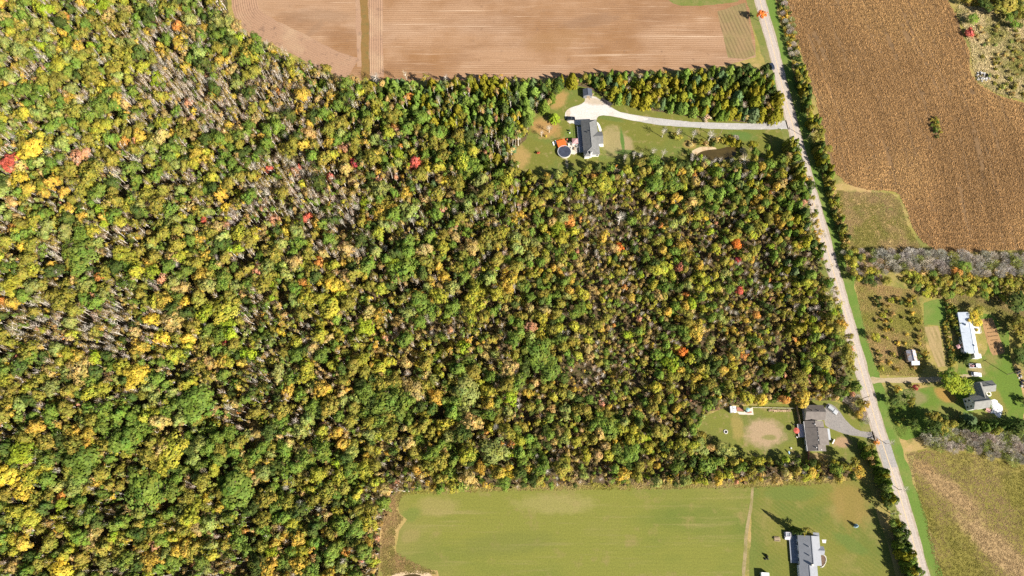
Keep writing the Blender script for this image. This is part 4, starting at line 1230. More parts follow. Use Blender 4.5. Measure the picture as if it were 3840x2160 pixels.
edge([(2330, 600), (2440, 585), (2580, 600), (2590, 640), (2330, 650)], 60, [('g', 1.8, 2.8, 7, 10, ['green', 'yellow_green', 'olive']), ('b', 1.4, 2.0, 7, 9, ['grey']), ('h', 1.0, 1.6, 1.5, 3, ['olive', 'green'])], 'tree reaching into the lawn right of the hipped house', 'trees reaching into the house lawn', .75)
edge([(2790, 540), (2900, 590), (2900, 640), (2760, 640)], 60, [('g', 1.8, 2.8, 6, 9, ['olive', 'green', 'cedar_gold']), ('w', 1.6, 2.4, 3, 4.5, ['grey'])], 'tree on the lawn between the pond and the road', 'trees between the pond and the road', .7)
edge([(2570, 560), (2600, 592), (2660, 616), (2780, 606), (2790, 640), (2600, 640)], 200, [('h', 1.0, 1.8, 2, 4, ['olive', 'yellow_green', 'dark_green']), ('b', 1.2, 1.6, 5, 7, ['grey'])], 'bush on the lower side of the pond', 'pondside bushes', .6)
edge([(2620, 535), (2700, 520), (2760, 520), (2750, 536), (2690, 545), (2630, 548)], 120, [('h', 1.3, 2.1, 2.2, 4, ['olive', 'cedar_gold', 'tan', 'dark_green']), ('w', 1.4, 2.0, 3, 4, ['grey'])], 'bush on the upper side of the pond', 'bushes above the pond', .6)

# individual trees: the largest of each kind; the rest is one mass
LAND = [f for f in FEAT if f[3] in ('red', 'yellow', 'orange', 'salmon', 'crimson', 'gold', 'lime', 'orange_red', 'brown_red')]


def beside(px, py):
    f = min(LAND, key=lambda q: (q[0] - px) ** 2 + (q[1] - py) ** 2)
    dx, dy = px - f[0], py - f[1]
    w = ('right of' if dx > 0 else 'left of') if abs(dx) > abs(dy) else ('below' if dy > 0 else 'above')
    return '%s the %s tree, %s' % (w, WORDS[f[3]], wood_place(px, py))


def sampled_label(kind, col, px, py):
    w = WORDS[col]
    if kind == 'cedar_tree' and px > 2200 and py < 475:
        along = 'left end' if px < 2420 else ('middle' if px < 2690 else 'right end')
        return '%s cedar in the %s %s of the block above the gravel drive' % (w, 'front' if py > 380 else 'back', along), 'cedars above the gravel drive'
    d = dict(cedar_tree=('%s cedar', 'cedars in the wood'), pine_tree=('%s pine', 'pines in the wood'), bare_tree=('%s leafless tree', 'leafless trees in the wood'), slender_tree=('slender %s tree', 'slender trees in the wood'), leafy_tree=('full %s tree', 'full crowned trees in the wood'))[kind]
    return (d[0] % w) + ' ' + beside(px, py), d[1]


def in_view(s):
    a, b = PX(s[1], s[2], s[4] * .6)
    return -25 < a < 3865 and -25 < b < 2185


used = {}
for f in FEAT:
    used['leafy_tree'] = used.get('leafy_tree', 0) + 1
for h in HAND:
    used[NAME[h[0][0]]] = used.get(NAME[h[0][0]], 0) + 1
POOL = {}
for s in SAMP:
    POOL.setdefault(NAME[s[0][0]], []).append((s, None, None))
for (s, lab, grp) in EDGE:
    POOL.setdefault(NAME[s[0][0]], []).append((s + (jitc(PAL[s[5]], .18),), lab, grp))
LIM = dict(leafy_tree=285, slender_tree=270, bare_tree=250, cedar_tree=285, pine_tree=120, shrub=285, bare_shrub=285)
REST = {}
LABCOUNT = {}
for kind, lst in POOL.items():
    vis = [q for q in lst if in_view(q[0])]
    vis.sort(key=lambda q: -(q[0][3] * (1 + .3 * (PX(q[0][1], q[0][2])[1] / 2160)) * (1.25 if q[1] else 1)))
    top = vis[:max(0, LIM[kind] - used.get(kind, 0))]
    ids = set(id(q) for q in top)
    REST[kind] = [q[0] for q in lst if id(q) not in ids]
    for (s, lab, grp) in top:
        px, py = PX(s[1], s[2], s[4] * .7)
        if lab is None:
            lab, grp = sampled_label(kind, s[5], px, py)
        else:
            x0, y0, x1, y1 = EBOX[grp]
            if (x1 - x0) > (y1 - y0):
                t = (px - x0) / (x1 - x0)
                e = 'left end' if t < .33 else ('middle' if t < .66 else 'right end')
            else:
                t = (py - y0) / (y1 - y0)
                e = 'upper end' if t < .33 else ('middle' if t < .66 else 'lower end')
            lab = '%s %s, %s' % (WORDS[s[5]], lab, e)
        tree(s[0], s[1], s[2], s[3], s[4], s[5], lab, grp, 'shrub' if s[0][0] in 'hw' else 'tree', s[6])


def scatter(name, samples, label, cat):
    """the rest of a kind as ONE mass: points that carry copies of the trees already standing in the wood"""
    keys = sorted(set(s[0] for s in samples if PROTO[s[0]]['src']))
    samples = [s for s in samples if s[0] in keys]
    n = len(samples)
    me = bpy.data.meshes.new(name)
    me.from_pydata([(s[1], s[2], 0) for s in samples], [], [])
    a = me.attributes.new('pid', 'INT', 'POINT')
    a.data.foreach_set('value', np.array([keys.index(s[0]) for s in samples], np.int32))
    a = me.attributes.new('scl', 'FLOAT_VECTOR', 'POINT')
    a.data.foreach_set('vector', (np.array([(s[3], s[3], s[4] / PROTO[s[0]]['T']) for s in samples]) * np.stack([(lambda q: np.array([q, 1 / q, 1]))(random.uniform(.82, 1.2)) for _ in samples])).astype(np.float32).ravel())
    a = me.attributes.new('rot', 'FLOAT_VECTOR', 'POINT')
    r = np.zeros((n, 3), np.float32)
    r[:, 2] = rng.uniform(0, 6.28, n)
    r[:, :2] = rng.normal(0, .05, (n, 2))
    a.data.foreach_set('vector', r.ravel())
    a = me.attributes.new('tint', 'FLOAT_VECTOR', 'POINT')
    a.data.foreach_set('vector', np.array([s[6] for s in samples], np.float32).ravel())
    o = bpy.data.objects.new(name, me)
    COL.objects.link(o)
    ng = bpy.data.node_groups.new(name, 'GeometryNodeTree')
    ng.interface.new_socket(name='Geometry', in_out='INPUT', socket_type='NodeSocketGeometry')
    ng.interface.new_socket(name='Geometry', in_out='OUTPUT', socket_type='NodeSocketGeometry')
    nd = ng.nodes
    gi, go_ = nd.new('NodeGroupInput'), nd.new('NodeGroupOutput')
    jo = nd.new('GeometryNodeJoinGeometry')

    def attr(nm, dt):
        q = nd.new('GeometryNodeInputNamedAttribute')
        q.data_type = dt
        q.inputs['Name'].default_value = nm
        return q.outputs['Attribute']
    pid, scl, rot = attr('pid', 'INT'), attr('scl', 'FLOAT_VECTOR'), attr('rot', 'FLOAT_VECTOR')
    er = nd.new('FunctionNodeEulerToRotation')
    ng.links.new(rot, er.inputs[0])
    for i, k in enumerate(keys):
        j2 = nd.new('GeometryNodeJoinGeometry')
        for ob in PROTO[k]['src']:
            oi = nd.new('GeometryNodeObjectInfo')
            oi.transform_space = 'ORIGINAL'
            oi.inputs['Object'].default_value = ob
            ng.links.new(oi.outputs['Geometry'], j2.inputs[0])
        cmp = nd.new('FunctionNodeCompare')
        cmp.data_type = 'INT'
        cmp.operation = 'EQUAL'
        ia = [q for q in cmp.inputs if q.type == 'INT']
        ng.links.new(pid, ia[0])
        ia[1].default_value = i
        ip = nd.new('GeometryNodeInstanceOnPoints')
        ng.links.new(gi.outputs[0], ip.inputs['Points'])
        ng.links.new(cmp.outputs[0], ip.inputs['Selection'])
        ng.links.new(j2.outputs[0], ip.inputs['Instance'])
        ng.links.new(er.outputs[0], ip.inputs['Rotation'])
        ng.links.new(scl, ip.inputs['Scale'])
        ng.links.new(ip.outputs[0], jo.inputs[0])
    ng.links.new(jo.outputs[0], go_.inputs[0])
    md = o.modifiers.new('scatter', 'NODES')
    md.node_group = ng
    return tag(o, label, cat, None, 'stuff')


scatter('forest', REST.get('leafy_tree', []), 'mass of smaller leafy autumn trees filling the wood', 'wood')
scatter('slender_woods', REST.get('slender_tree', []), 'mass of slender pale trunked autumn trees filling the wood', 'wood')
scatter('bare_woods', REST.get('bare_tree', []), 'mass of leafless pale stems among the autumn trees', 'wood')
scatter('cedar_woods', REST.get('cedar_tree', []) + REST.get('pine_tree', []), 'mass of smaller cedars along the upper edge of the wood', 'wood')
scatter('scrub', REST.get('shrub', []) + REST.get('bare_shrub', []), 'mass of smaller scrub bushes right of the road', 'scrub')
print('TREES', {k: len(v) for k, v in POOL.items()}, 'rest', {k: len(v) for k, v in REST.items()}, 'edge', len(EDGE))


# ------------------------------------------------------------------ low plants, each kind one mass
def tuft_mass(name, pts, h, w, cols, label, cat, nq=5, lean=.35):
    """small clumps of upright blades"""
    n = len(pts)
    P0 = np.repeat(np.array([(x, y, 0) for x, y in pts]), nq, 0)
    hh = np.repeat(h, nq) * rng.uniform(.6, 1.15, n * nq)
    ww = np.repeat(w, nq) * rng.uniform(.7, 1.2, n * nq)
    a = rng.uniform(0, 2 * np.pi, n * nq)
    off = np.stack([np.cos(a), np.sin(a), np.zeros(n * nq)], 1) * (ww * .6)[:, None]
    up = np.stack([np.cos(a) * lean, np.sin(a) * lean, np.ones(n * nq)], 1) + rand_dir(n * nq) * .3
    up /= np.linalg.norm(up, axis=1, keepdims=True)
    B = up * (hh * .5)[:, None]
    A = np.cross(up, rand_dir(n * nq) * (.55 if lean > 2 else 1.0) + np.array([[0, 0, 1.0 if lean > 2 else 0.0]]))
    A = A / np.linalg.norm(A, axis=1, keepdims=True) * (ww * .45)[:, None]
    C = np.repeat(np.array(cols), nq, 0) * rng.uniform(.8, 1.15, (n * nq, 1))
    cen = P0 + off + B
    cen[:, 2] = np.maximum(cen[:, 2], np.abs(B[:, 2]) * .9 + .03)
    me = quads_mesh(name, cen, A, B, C, M_VC)
    o = bpy.data.objects.new(name, me)
    COL.objects.link(o)
    return tag(o, label, cat, None, 'stuff')


# corn in rows that follow the long side of its field
wc = GA(CORN)
ang = math.atan2(G(3079, 500)[1] - G(2972, 114)[1], G(3079, 500)[0] - G(2972, 114)[0])
ca, sa = math.cos(ang), math.sin(ang)
U = [(x * ca + y * sa, -x * sa + y * ca) for x, y in wc]
u0, u1 = min(p[0] for p in U), max(p[0] for p in U)
v0, v1 = min(p[1] for p in U), max(p[1] for p in U)
gu, gv = np.meshgrid(np.arange(u0, u1, .52), np.arange(v0, v1, .92))
gu = gu.ravel() + rng.normal(0, .18, gu.size)
gv = gv.ravel() + rng.normal(0, .1, gv.size)
warp = np.array([9 * mnoise.noise(Vector((a * .009, b * .006, 7.0))) for a, b in zip(gu, gv)])
gx, gy = gu * ca - (gv + warp) * sa, gu * sa + (gv + warp) * ca
okc = pip(gx, gy, wc) & (gx < 330) & (gy < 330)
gu, gv, gx, gy = gu[okc], gv[okc], gx[okc], gy[okc]
streak = np.array([mnoise.noise(Vector((a * .028, b * .55, 4.0))) + .30 * mnoise.noise(Vector((a * .3, b * .3, 1.0))) for a, b in zip(gu, gv)])
keep = (streak < .36) & (rng.random(len(gx)) < .96)
# lush weedy gap in the corn
gpx = G(3505, 480)
keep &= ~(((gx - gpx[0]) / 2.2) ** 2 + ((gy - gpx[1]) / 6.0) ** 2 < 1)
gx, gy, gu, gv = gx[keep], gy[keep], gu[keep], gv[keep]
big = np.array([mnoise.noise(Vector((a * .02, b * .02, 8.0))) for a, b in zip(gx, gy)])
cc = np.array([(.335, .193, .08)]) * (1 + .28 * big)[:, None] * rng.uniform(.92, 1.08, (len(gx), 1))
wcl = wc + [wc[0]]
dmin = np.full(len(gx), 1e9)
for (ax, ay), (bx, by) in zip(wcl[:-1], wcl[1:]):
    L2 = (bx - ax) ** 2 + (by - ay) ** 2
    tt = np.clip(((gx - ax) * (bx - ax) + (gy - ay) * (by - ay)) / L2, 0, 1)
    dmin = np.minimum(dmin, np.hypot(gx - ax - tt * (bx - ax), gy - ay - tt * (by - ay)))
edge_w = np.clip((17 - dmin) / 4, 0, 1)
rows_c = (1 - edge_w) * .20 * np.sin(2 * np.pi * gv / 2.3) + edge_w * (.24 * np.sin(2 * np.pi * dmin / 2.6) + .06)
cc = cc * (1 + rows_c)[:, None]
cc = cc * np.array([1 + .26 * mnoise.noise(Vector((b * .85, a * .004, 5.0))) + .14 * mnoise.noise(Vector((b * .16, a * .006, 11.0))) for a, b in zip(gu, gv)])[:, None]
cc = cc + (np.array([(.10, .085, .03)]) * np.clip(big, 0, 1)[:, None])
tuft_mass('corn', list(zip(gx, gy)), rng.uniform(.45, .85, len(gx)), np.full(len(gx), .40), cc, 'dry brown standing corn in long rows right of the road', 'corn', 4, 2.6)


def poly_points(poly, n):
    w = GA(poly)
    x0, x1 = min(p[0] for p in w), max(p[0] for p in w)
    y0, y1 = min(p[1] for p in w), max(p[1] for p in w)
    xx, yy = rng.uniform(x0, x1, n), rng.uniform(y0, y1, n)
    o = pip(xx, yy, w)
    return xx[o], yy[o]


def meadow(name, poly, n, label, cols, h=(.12, .34), excl=(), nscale=.06, thr=None, band=None):
    xx, yy = poly_points(poly, n)
    k = np.ones(len(xx), bool)
    for e in excl:
        k &= ~pip(xx, yy, e)
    xx, yy = xx[k], yy[k]
    nz = np.array([mnoise.noise(Vector((a * nscale, b * nscale, 6.0))) + .5 * mnoise.noise(Vector((a * nscale * 4, b * nscale * 4, 2.0))) for a, b in zip(xx, yy)])
    if thr is not None:
        q = nz > thr
        xx, yy, nz = xx[q], yy[q], nz[q]
    t = nz * 1.4 + .5 + rng.normal(0, .12, len(nz))
    if band:
        (ax, ay), (bx, by), wd = G(*band[0]), G(*band[1]), band[2]
        L_ = math.hypot(bx - ax, by - ay)
        dist = np.abs((xx - ax) * (by - ay) - (yy - ay) * (bx - ax)) / L_
        t = t + .35 - 1.5 * np.exp(-(dist / wd) ** 2)
    t = np.clip(t, 0, 1)[:, None]
    c = np.array([cols[0]]) * (1 - t) + np.array([cols[1]]) * t
    return tuft_mass(name, list(zip(xx, yy)), rng.uniform(h[0], h[1], len(xx)) * (.7 + .6 * rng.random(len(xx))), rng.uniform(.25, .6, len(xx)), c * rng.uniform(.94, 1.06, (len(xx), 1)), label, 'grass', 4, 3.0)


TANOL = ((.58, .385, .18), (.27, .245, .036))
meadow('meadow_grass', [(3400, 1700), (3480, 1690), (3640, 1700), (3860, 1755), (3860, 2250), (3530, 2250), (3500, 2100), (3470, 1960), (3440, 1850)], 12000, 'olive and tan tall grass in the bottom right meadow', ((.30, .205, .10), (.175, .155, .032)), h=(.1, .26), band=((3480, 1780), (3860, 2120), 9.0))
meadow('meadow_grass', [(3140, 715), (3260, 722), (3340, 725), (3375, 755), (3405, 850), (3450, 920), (3500, 955), (3400, 950), (3190, 950), (3160, 850)], 9000, 'tan and olive tall grass between the road and the corn', ((.33, .225, .105), (.215, .19, .046)))
meadow('meadow_grass', [(3210, 1060), (3300, 1070), (3440, 1090), (3460, 1200), (3480, 1370), (3440, 1410), (3300, 1405), (3255, 1290), (3225, 1150)], 12000, 'overgrown olive grass around the patched metal shed', ((.40, .265, .115), (.26, .24, .05)))
meadow('meadow_grass', [(3580, 20), (3860, 40), (3860, 380), (3740, 350), (3660, 300), (3645, 190), (3620, 120)], 9000, 'pale marsh grass at the top right beside the corn', ((.56, .44, .23), (.24, .225, .06)), h=(.3, 1.0))
meadow('meadow_grass', [(3560, 1100), (3700, 1110), (3860, 1150), (3860, 1240), (3760, 1240), (3720, 1170), (3640, 1150), (3560, 1150)], 6000, 'rough olive grass above the mobile home', ((.31, .23, .10), (.21, .20, .045)))
meadow('field_margin', [(1425, 2130), (1440, 1900), (1480, 1850), (1530, 1842), (1500, 1870), (1485, 1910), (1510, 1945), (1482, 1985), (1478, 2070), (1560, 2115), (1640, 2150), (1500, 2148), (1440, 2160)], 7000, 'brown weedy margin left of the hay field', ((.31, .20, .09), (.18, .16, .04)))
meadow('field_margin', [(1480, 1855), (1600, 1832), (2000, 1818), (2400, 1812), (2830, 1802), (3200, 1792), (3235, 1800), (3000, 1818), (2818, 1826), (2400, 1834), (1900, 1838), (1600, 1850)], 6000, 'weedy olive margin along the top of the hay field', ((.33, .245, .10), (.25, .225, .045)), (.2, .6))
meadow('garden_weeds', [(3430, 1455), (3440, 1610), (3370, 1640), (3330, 1560), (3305, 1470)], 1200, 'lush grass clumps on the farm lawn by the road', ((.12, .18, .03), (.16, .2, .04)), (.1, .3))

# undergrowth of the wood: small bushy clumps of leaves
ux = rng.uniform(-300, 150, 56000)
uy = rng.uniform(-20, 330, 56000)
uk = pip(ux, uy, WFOREST)
for e in EXCL:
    uk &= ~pip(ux, uy, e)
ux, uy = ux[uk], uy[uk]
nzu = np.array([mnoise.noise(Vector((a * .06, b * .06, 12.0))) for a, b in zip(ux, uy)])
q = nzu + rng.normal(0, .35, len(ux)) > -.15
ux, uy, nzu = ux[q], uy[q], nzu[q]
nq = 7
n = len(ux)
d = rand_dir(n * nq)
d[:, 2] = np.abs(d[:, 2])
Rr = np.repeat(rng.uniform(.4, 1.25, n), nq)[:, None]
Pc = np.repeat(np.stack([ux, uy, np.full(n, .35)], 1), nq, 0) + d * Rr * np.array([[1, 1, 1.3]])
A, B = frames(d + rand_dir(n * nq) * .4, Rr * .42 * rng.uniform(.7, 1.2, (n * nq, 1)), .8)
cols = np.array([(.17, .15, .036), (.22, .165, .06), (.26, .175, .085), (.12, .135, .034), (.18, .115, .055)])
Cc = np.repeat(cols[rng.integers(0, 5, n)], nq, 0) * rng.uniform(.7, 1.25, (n * nq, 1))
uo = bpy.data.objects.new('undergrowth', quads_mesh('undergrowth', Pc, A, B, Cc, M_VC))
COL.objects.link(uo)
tag(uo, 'low brown and olive undergrowth between the forest trees', 'undergrowth', None, 'stuff')


# ================================================================== buildings and yard things
M_SIDING = plain('white_siding', (0.78, 0.77, 0.74), 0.6, 0.06, 0.6)
M_CREAM = plain('cream_siding', (0.55, 0.56, 0.50), 0.6, 0.08, 0.6)
M_GLASS = plain('window_glass', (0.03, 0.04, 0.05), 0.12, 0.2, 0.5, 0.5)
M_TRIM = plain('white_trim', (0.80, 0.79, 0.77), 0.5, 0.05, 1.0)
M_WOOD = plain('weathered_wood', (0.36, 0.27, 0.18), 0.85, 0.3, 1.2)
M_DECK = plain('grey_deck', (0.23, 0.25, 0.29), 0.8, 0.2, 0.9)
M_LILAC = plain('pale_deck', (0.50, 0.48, 0.52), 0.75, 0.15, 0.9)
M_DARK = plain('dark_metal', (0.03, 0.03, 0.035), 0.5, 0.3, 2.0)
M_BLACK = plain('black_paint', (0.012, 0.013, 0.02), 0.25, 0.2, 2.0, 0.5)
M_NAVY = plain('pool_cover', (0.045, 0.052, 0.078), 0.6, 0.35, 0.7)
M_ORANGE = plain('orange_stain', (0.62, 0.135, 0.025), 0.7, 0.12, 0.8)
M_PINK = plain('faded_red_canvas', (0.50, 0.27, 0.27), 0.8, 0.12, 1.0)
M_RED = plain('red_canvas', (0.50, 0.10, 0.07), 0.8, 0.2, 1.2)
M_TEAL = plain('teal_canvas', (0.26, 0.44, 0.42), 0.8, 0.12, 1.0)
M_CONC = plain('concrete', (0.62, 0.59, 0.54), 0.9, 0.15, 0.9)
M_SILVER = plain('silver_paint', (0.48, 0.49, 0.50), 0.3, 0.1, 1.0, 0.5, 0.3)
M_WHITEP = plain('white_paint', (0.80, 0.80, 0.80), 0.35, 0.06, 1.0, 0.4)
M_NAVYP = plain('dark_blue_paint', (0.035, 0.045, 0.075), 0.3, 0.2, 1.0, 0.5)
M_TYRE = plain('rubber', (0.015, 0.015, 0.015), 0.9, 0.2)
M_LAMP = plain('lamp_lens', (0.7, 0.7, 0.68), 0.15, 0.1, 1.0, 0.5)
M_BRICK = plain('brick_red_boards', (0.36, 0.15, 0.10), 0.85, 0.25, 1.2)
M_STONE = plain('field_stone', (0.36, 0.34, 0.33), 0.9, 0.35, 1.2)
M_LUMBER = plain('split_wood', (0.52, 0.38, 0.24), 0.9, 0.35, 1.4)


def shingle_mat(name, col, var=0.18, seam=None):
    s = NT(name)
    f = s.noise(0.7, 5)
    g = s.noise(3.5, 3, (0.35, 3.0, 1))
    c = s.mix(s.ramp(f, .3, .7), tuple(v * (1 - var) for v in col), tuple(v * (1 + var * .7) for v in col))
    c = s.mix(s.ramp(g, .35, .7), c, s.mix(1.0, c, (.78, .78, .78), 'MULTIPLY'))
    return s.out(c, 0.9, g, 0.03)


M_ROOF1 = shingle_mat('grey_shingles', (0.185, 0.185, 0.18))
M_ROOF2 = shingle_mat('brown_shingles', (0.185, 0.160, 0.142))
M_ROOFF = shingle_mat('light_grey_shingles', (0.25, 0.245, 0.225))
M_ROOF4 = shingle_mat('blue_grey_shingles', (0.285, 0.295, 0.32), 0.08)
M_ROOFM = shingle_mat('pale_metal_roof', (0.60, 0.65, 0.72), 0.10)
M_ROOFS = shingle_mat('slate_grey_shingles', (0.085, 0.095, 0.125), 0.1)


def rusty_mat():
    s = NT('patched_tin')
    f = s.noise(0.55, 5, None, 0, 0.7, 1.5)
    c = s.mix(s.ramp(f, .42, .60), (0.42, 0.46, 0.55), (0.40, 0.235, 0.13))
    c = s.mix(s.ramp(s.noise(0.9, 4), .55, .7), c, (0.66, 0.64, 0.62))
    return s.out(c, .6, f, .05)


M_TIN = rusty_mat()


class Frame:
    """a thing whose local axes follow a building read off the photograph: x to its right, y up"""

    def __init__(s, name, label, cat, corners, z, group=None):
        p = [Vector(G(a, b, z)) for a, b in corners]      # NW NE SE SW
        c = sum(p, Vector((0, 0))) / 4
        u = (p[1] - p[0]) + (p[2] - p[3])
        s.ang = math.atan2(u.y, u.x)
        s.c = c
        s.root = thing(name, label, cat, (c.x, c.y, 0), s.ang, group)
        s.ca, s.sa = math.cos(s.ang), math.sin(s.ang)

    def l(s, px, py, z=0.0):
        x, y = G(px, py, z)
        x, y = x - s.c.x, y - s.c.y
        return (x * s.ca + y * s.sa, -x * s.sa + y * s.ca)

    def rect(s, corners, z):
        """axis-parallel local rectangle nearest to the four photo corners: x0, x1, y0, y1"""
        p = [s.l(a, b, z) for a, b in corners]
        return ((p[0][0] + p[3][0]) / 2, (p[1][0] + p[2][0]) / 2, (p[2][1] + p[3][1]) / 2, (p[0][1] + p[1][1]) / 2)


def gable(fr, r, ze, zr, axis, roof_m, wall_m, name='roof', ov=.35, wall='wall', frac=.5, z0=0.0):
    x0, x1, y0, y1 = r
    mb = MB()
    if axis == 'ns':
        xr = x0 + (x1 - x0) * frac
        mb.slab([(x0, y0, ze), (xr, y0, zr), (xr, y1, zr), (x0, y1, ze)], .16)
        mb.slab([(xr, y0, zr), (x1, y0, ze), (x1, y1, ze), (xr, y1, zr)], .16)
        tri = lambda y: [(x0 + ov, y, ze - .22), (x1 - ov, y, ze - .22), (xr, y, zr - .26)]
        ends = (y0 + ov, y1 - ov)
    else:
        yr = y0 + (y1 - y0) * frac
        mb.slab([(x0, y0, ze), (x1, y0, ze), (x1, yr, zr), (x0, yr, zr)], .16)
        mb.slab([(x0, yr, zr), (x1, yr, zr), (x1, y1, ze), (x0, y1, ze)], .16)
        tri = lambda x: [(x, y0 + ov, ze - .22), (x, y1 - ov, ze - .22), (x, yr, zr - .26)]
        ends = (x0 + ov, x1 - ov)
    ro = mb.build(name, roof_m, fr.root)
    mw = MB()
    a0, a1, b0, b1 = x0 + ov, x1 - ov, y0 + ov, y1 - ov
    t0, t1 = tri(ends[0]), tri(ends[1])
    base = [(a0, b0, z0), (a1, b0, z0), (a1, b1, z0), (a0, b1, z0)]
    topv = [(a0, b0, ze - .22), (a1, b0, ze - .22), (a1, b1, ze - .22), (a0, b1, ze - .22)]
    vs = base + topv + [t0[2], t1[2]]
    if axis == 'ns':
        fs = [(0, 1, 5, 8, 4), (1, 2, 6, 5), (2, 3, 7, 9, 6), (3, 0, 4, 7), (4, 8, 9, 7), (5, 6, 9, 8), (3, 2, 1, 0)]
    else:
        fs = [(0, 1, 5, 4), (1, 2, 6, 9, 5), (2, 3, 7, 6), (3, 0, 4, 8, 7), (4, 5, 9, 8), (7, 8, 9, 6), (3, 2, 1, 0)]
    mw.add(vs, fs)
    wa = mw.build(wall, wall_m, fr.root) if wall_m else None
    # ridge cap, a touch proud
    mr = MB()
    if axis == 'ns':
        mr.box(xr, (y0 + y1) / 2, zr + .03, .3, (y1 - y0) - .02, .08)
    else:
        mr.box((x0 + x1) / 2, yr, zr + .03, (x1 - x0) - .02, .3, .08)
    mr.build('ridge_cap', roof_m, ro)
    return ro, wa


def hip(fr, r, ze, zr, roof_m, wall_m, inset, ov=.4):
    x0, x1, y0, y1 = r
    xr = (x0 + x1) / 2
    n0, n1 = y0 + inset, y1 - inset
    mb = MB()
    vs = [(x0, y0, ze), (x1, y0, ze), (x1, y1, ze), (x0, y1, ze), (xr, n0, zr), (xr, n1, zr), (x0, y0, ze - .18), (x1, y0, ze - .18), (x1, y1, ze - .18), (x0, y1, ze - .18)]
    mb.add(vs, [(0, 1, 4), (1, 2, 5, 4), (2, 3, 5), (3, 0, 4, 5), (0, 6, 7, 1), (1, 7, 8, 2), (2, 8, 9, 3), (3, 9, 6, 0), (9, 8, 7, 6)])
    ro = mb.build('roof', roof_m, fr.root)
    mr = MB()
    for a, b in ((4, 5), (0, 4), (1, 4), (2, 5), (3, 5)):
        p, q = Vector(vs[a]), Vector(vs[b])
        mr.tube(p + Vector((0, 0, .03)), q + Vector((0, 0, .03)), .1, .1, 5)
    mr.build('ridge_cap', plain('pale_ridge', (0.27, 0.27, 0.265), .9), ro)
    MB().box(xr, (y0 + y1) / 2, (ze - .2) / 2, x1 - x0 - 2 * ov, y1 - y0 - 2 * ov, ze - .2).build('wall', wall_m, fr.root)
    return ro


def window(fr, x, y, z, w, h, side, parent=None):
    """side: n s e w; a frame standing proud with its pane"""
    d = .06
    mb, mg = MB(), MB()
    if side in 'ns':
        sg = 1 if side == 'n' else -1
        for dx in (-w / 2, w / 2):
            mb.box(x + dx, y + sg * d / 2, z, .1, d, h + .1)
        for dz in (-h / 2, h / 2):
            mb.box(x, y + sg * d / 2, z + dz, w - .1, d, .1)
        mg.box(x, y + sg * .02, z, w - .1, .03, h - .1)
    else:
        sg = 1 if side == 'e' else -1
        for dy in (-w / 2, w / 2):
            mb.box(x + sg * d / 2, y + dy, z, d, .1, h + .1)
        for dz in (-h / 2, h / 2):
            mb.box(x + sg * d / 2, y, z + dz, d, w - .1, .1)
        mg.box(x + sg * .02, y, z, .03, w - .1, h - .1)
    f = mb.build('window', M_TRIM, fr.root)
    mg.build('pane', M_GLASS, f)


def door(fr, x, y, side, w=1.0, h=2.05, m=None):
    mb = MB()
    if side in 'ns':
        sg = 1 if side == 'n' else -1
        mb.box(x, y + sg * .03, h / 2, w, .06, h)
        hd = MB().box(x + w * .36, y + sg * .09, 1.0, .1, .06, .06)
    else:
        sg = 1 if side == 'e' else -1
        mb.box(x + sg * .03, y, h / 2, .06, w, h)
        hd = MB().box(x + sg * .09, y + w * .36, 1.0, .06, .1, .06)
    d = mb.build('door', m or M_WOOD, fr.root)
    hd.build('handle', M_DARK, d)


def vent(ro, x, y, z, m=None, s=.4, h=.5):
    MB().box(x, y, z + h / 2 - .1, s, s, h, 0, .9).build('vent', m or M_DARK, ro)


# ---------------------------------------------------------------- grey hipped house by the pool
Z = 420
def q1(x, y):
    return (2000 + x / 7.2467, 420 + y / 7.2467)


H1 = Frame('house', 'grey hipped roof house with white walls beside the round pool', 'house', [q1(1285, 228), q1(1700, 205), q1(1828, 1150), q1(1372, 1165)], 3.0)
r1 = H1.rect([q1(1285, 228), q1(1700, 205), q1(1828, 1150), q1(1372, 1165)], 3.0)
ro1 = hip(H1, r1, 3.0, 5.5, M_ROOF1, M_SIDING, 3.2)
x0, x1, y0, y1 = r1
wing = H1.rect([q1(1700, 535), q1(1872, 528), q1(1902, 862), q1(1760, 866)], 3.0)
wg = (x1 - 2.4, wing[1], wing[2], wing[3])
gable(H1, wg, 3.02, 4.75, 'ew', M_ROOF1, M_SIDING, 'porch_roof', .3, 'porch_wall')
# small lower hip at the lower left
sw = (x0 + .1, x0 + 3.4, y0 - .9, y0 + 2.5)
mb = MB()
cxx, cyy = (sw[0] + sw[1]) / 2, (sw[2] + sw[3]) / 2
mb.add([(sw[0], sw[2], 3.05), (sw[1], sw[2], 3.05), (sw[1], sw[3], 3.05), (sw[0], sw[3], 3.05), (cxx, cyy - .3, 4.35), (cxx, cyy + .8, 4.35), (sw[0], sw[2], 2.9), (sw[1], sw[2], 2.9), (sw[1], sw[3], 2.9), (sw[0], sw[3], 2.9)], [(0, 1, 4), (1, 2, 5, 4), (2, 3, 5), (3, 0, 4, 5), (0, 6, 7, 1), (1, 7, 8, 2), (2, 8, 9, 3), (3, 9, 6, 0), (9, 8, 7, 6)])
mb.build('bay_roof', M_ROOF1, H1.root)
MB().box(cxx, cyy - .1, 1.44, sw[1] - sw[0] - .7, sw[3] - sw[2] - .8, 2.88).build('bay_wall', M_SIDING, H1.root)
chx = H1.l(*q1(1575, 1150), 3.5)[0]
MB().box(chx, y0 + .25, 2.6, .9, .8, 5.2).build('chimney', M_SIDING, H1.root)
MB().box(chx, y0 + .25, 5.26, .6, .5, .14).build('chimney_cap', M_DARK, H1.root)
for wx in (-1.0, 2.9):
    window(H1, wx, y0 + .4, 1.5, 1.3, 1.2, 's')
for wy in (-6, -2.5, 1.5, 5.5):
    window(H1, x0 + .4, wy, 1.6, 1.4, 1.2, 'w')
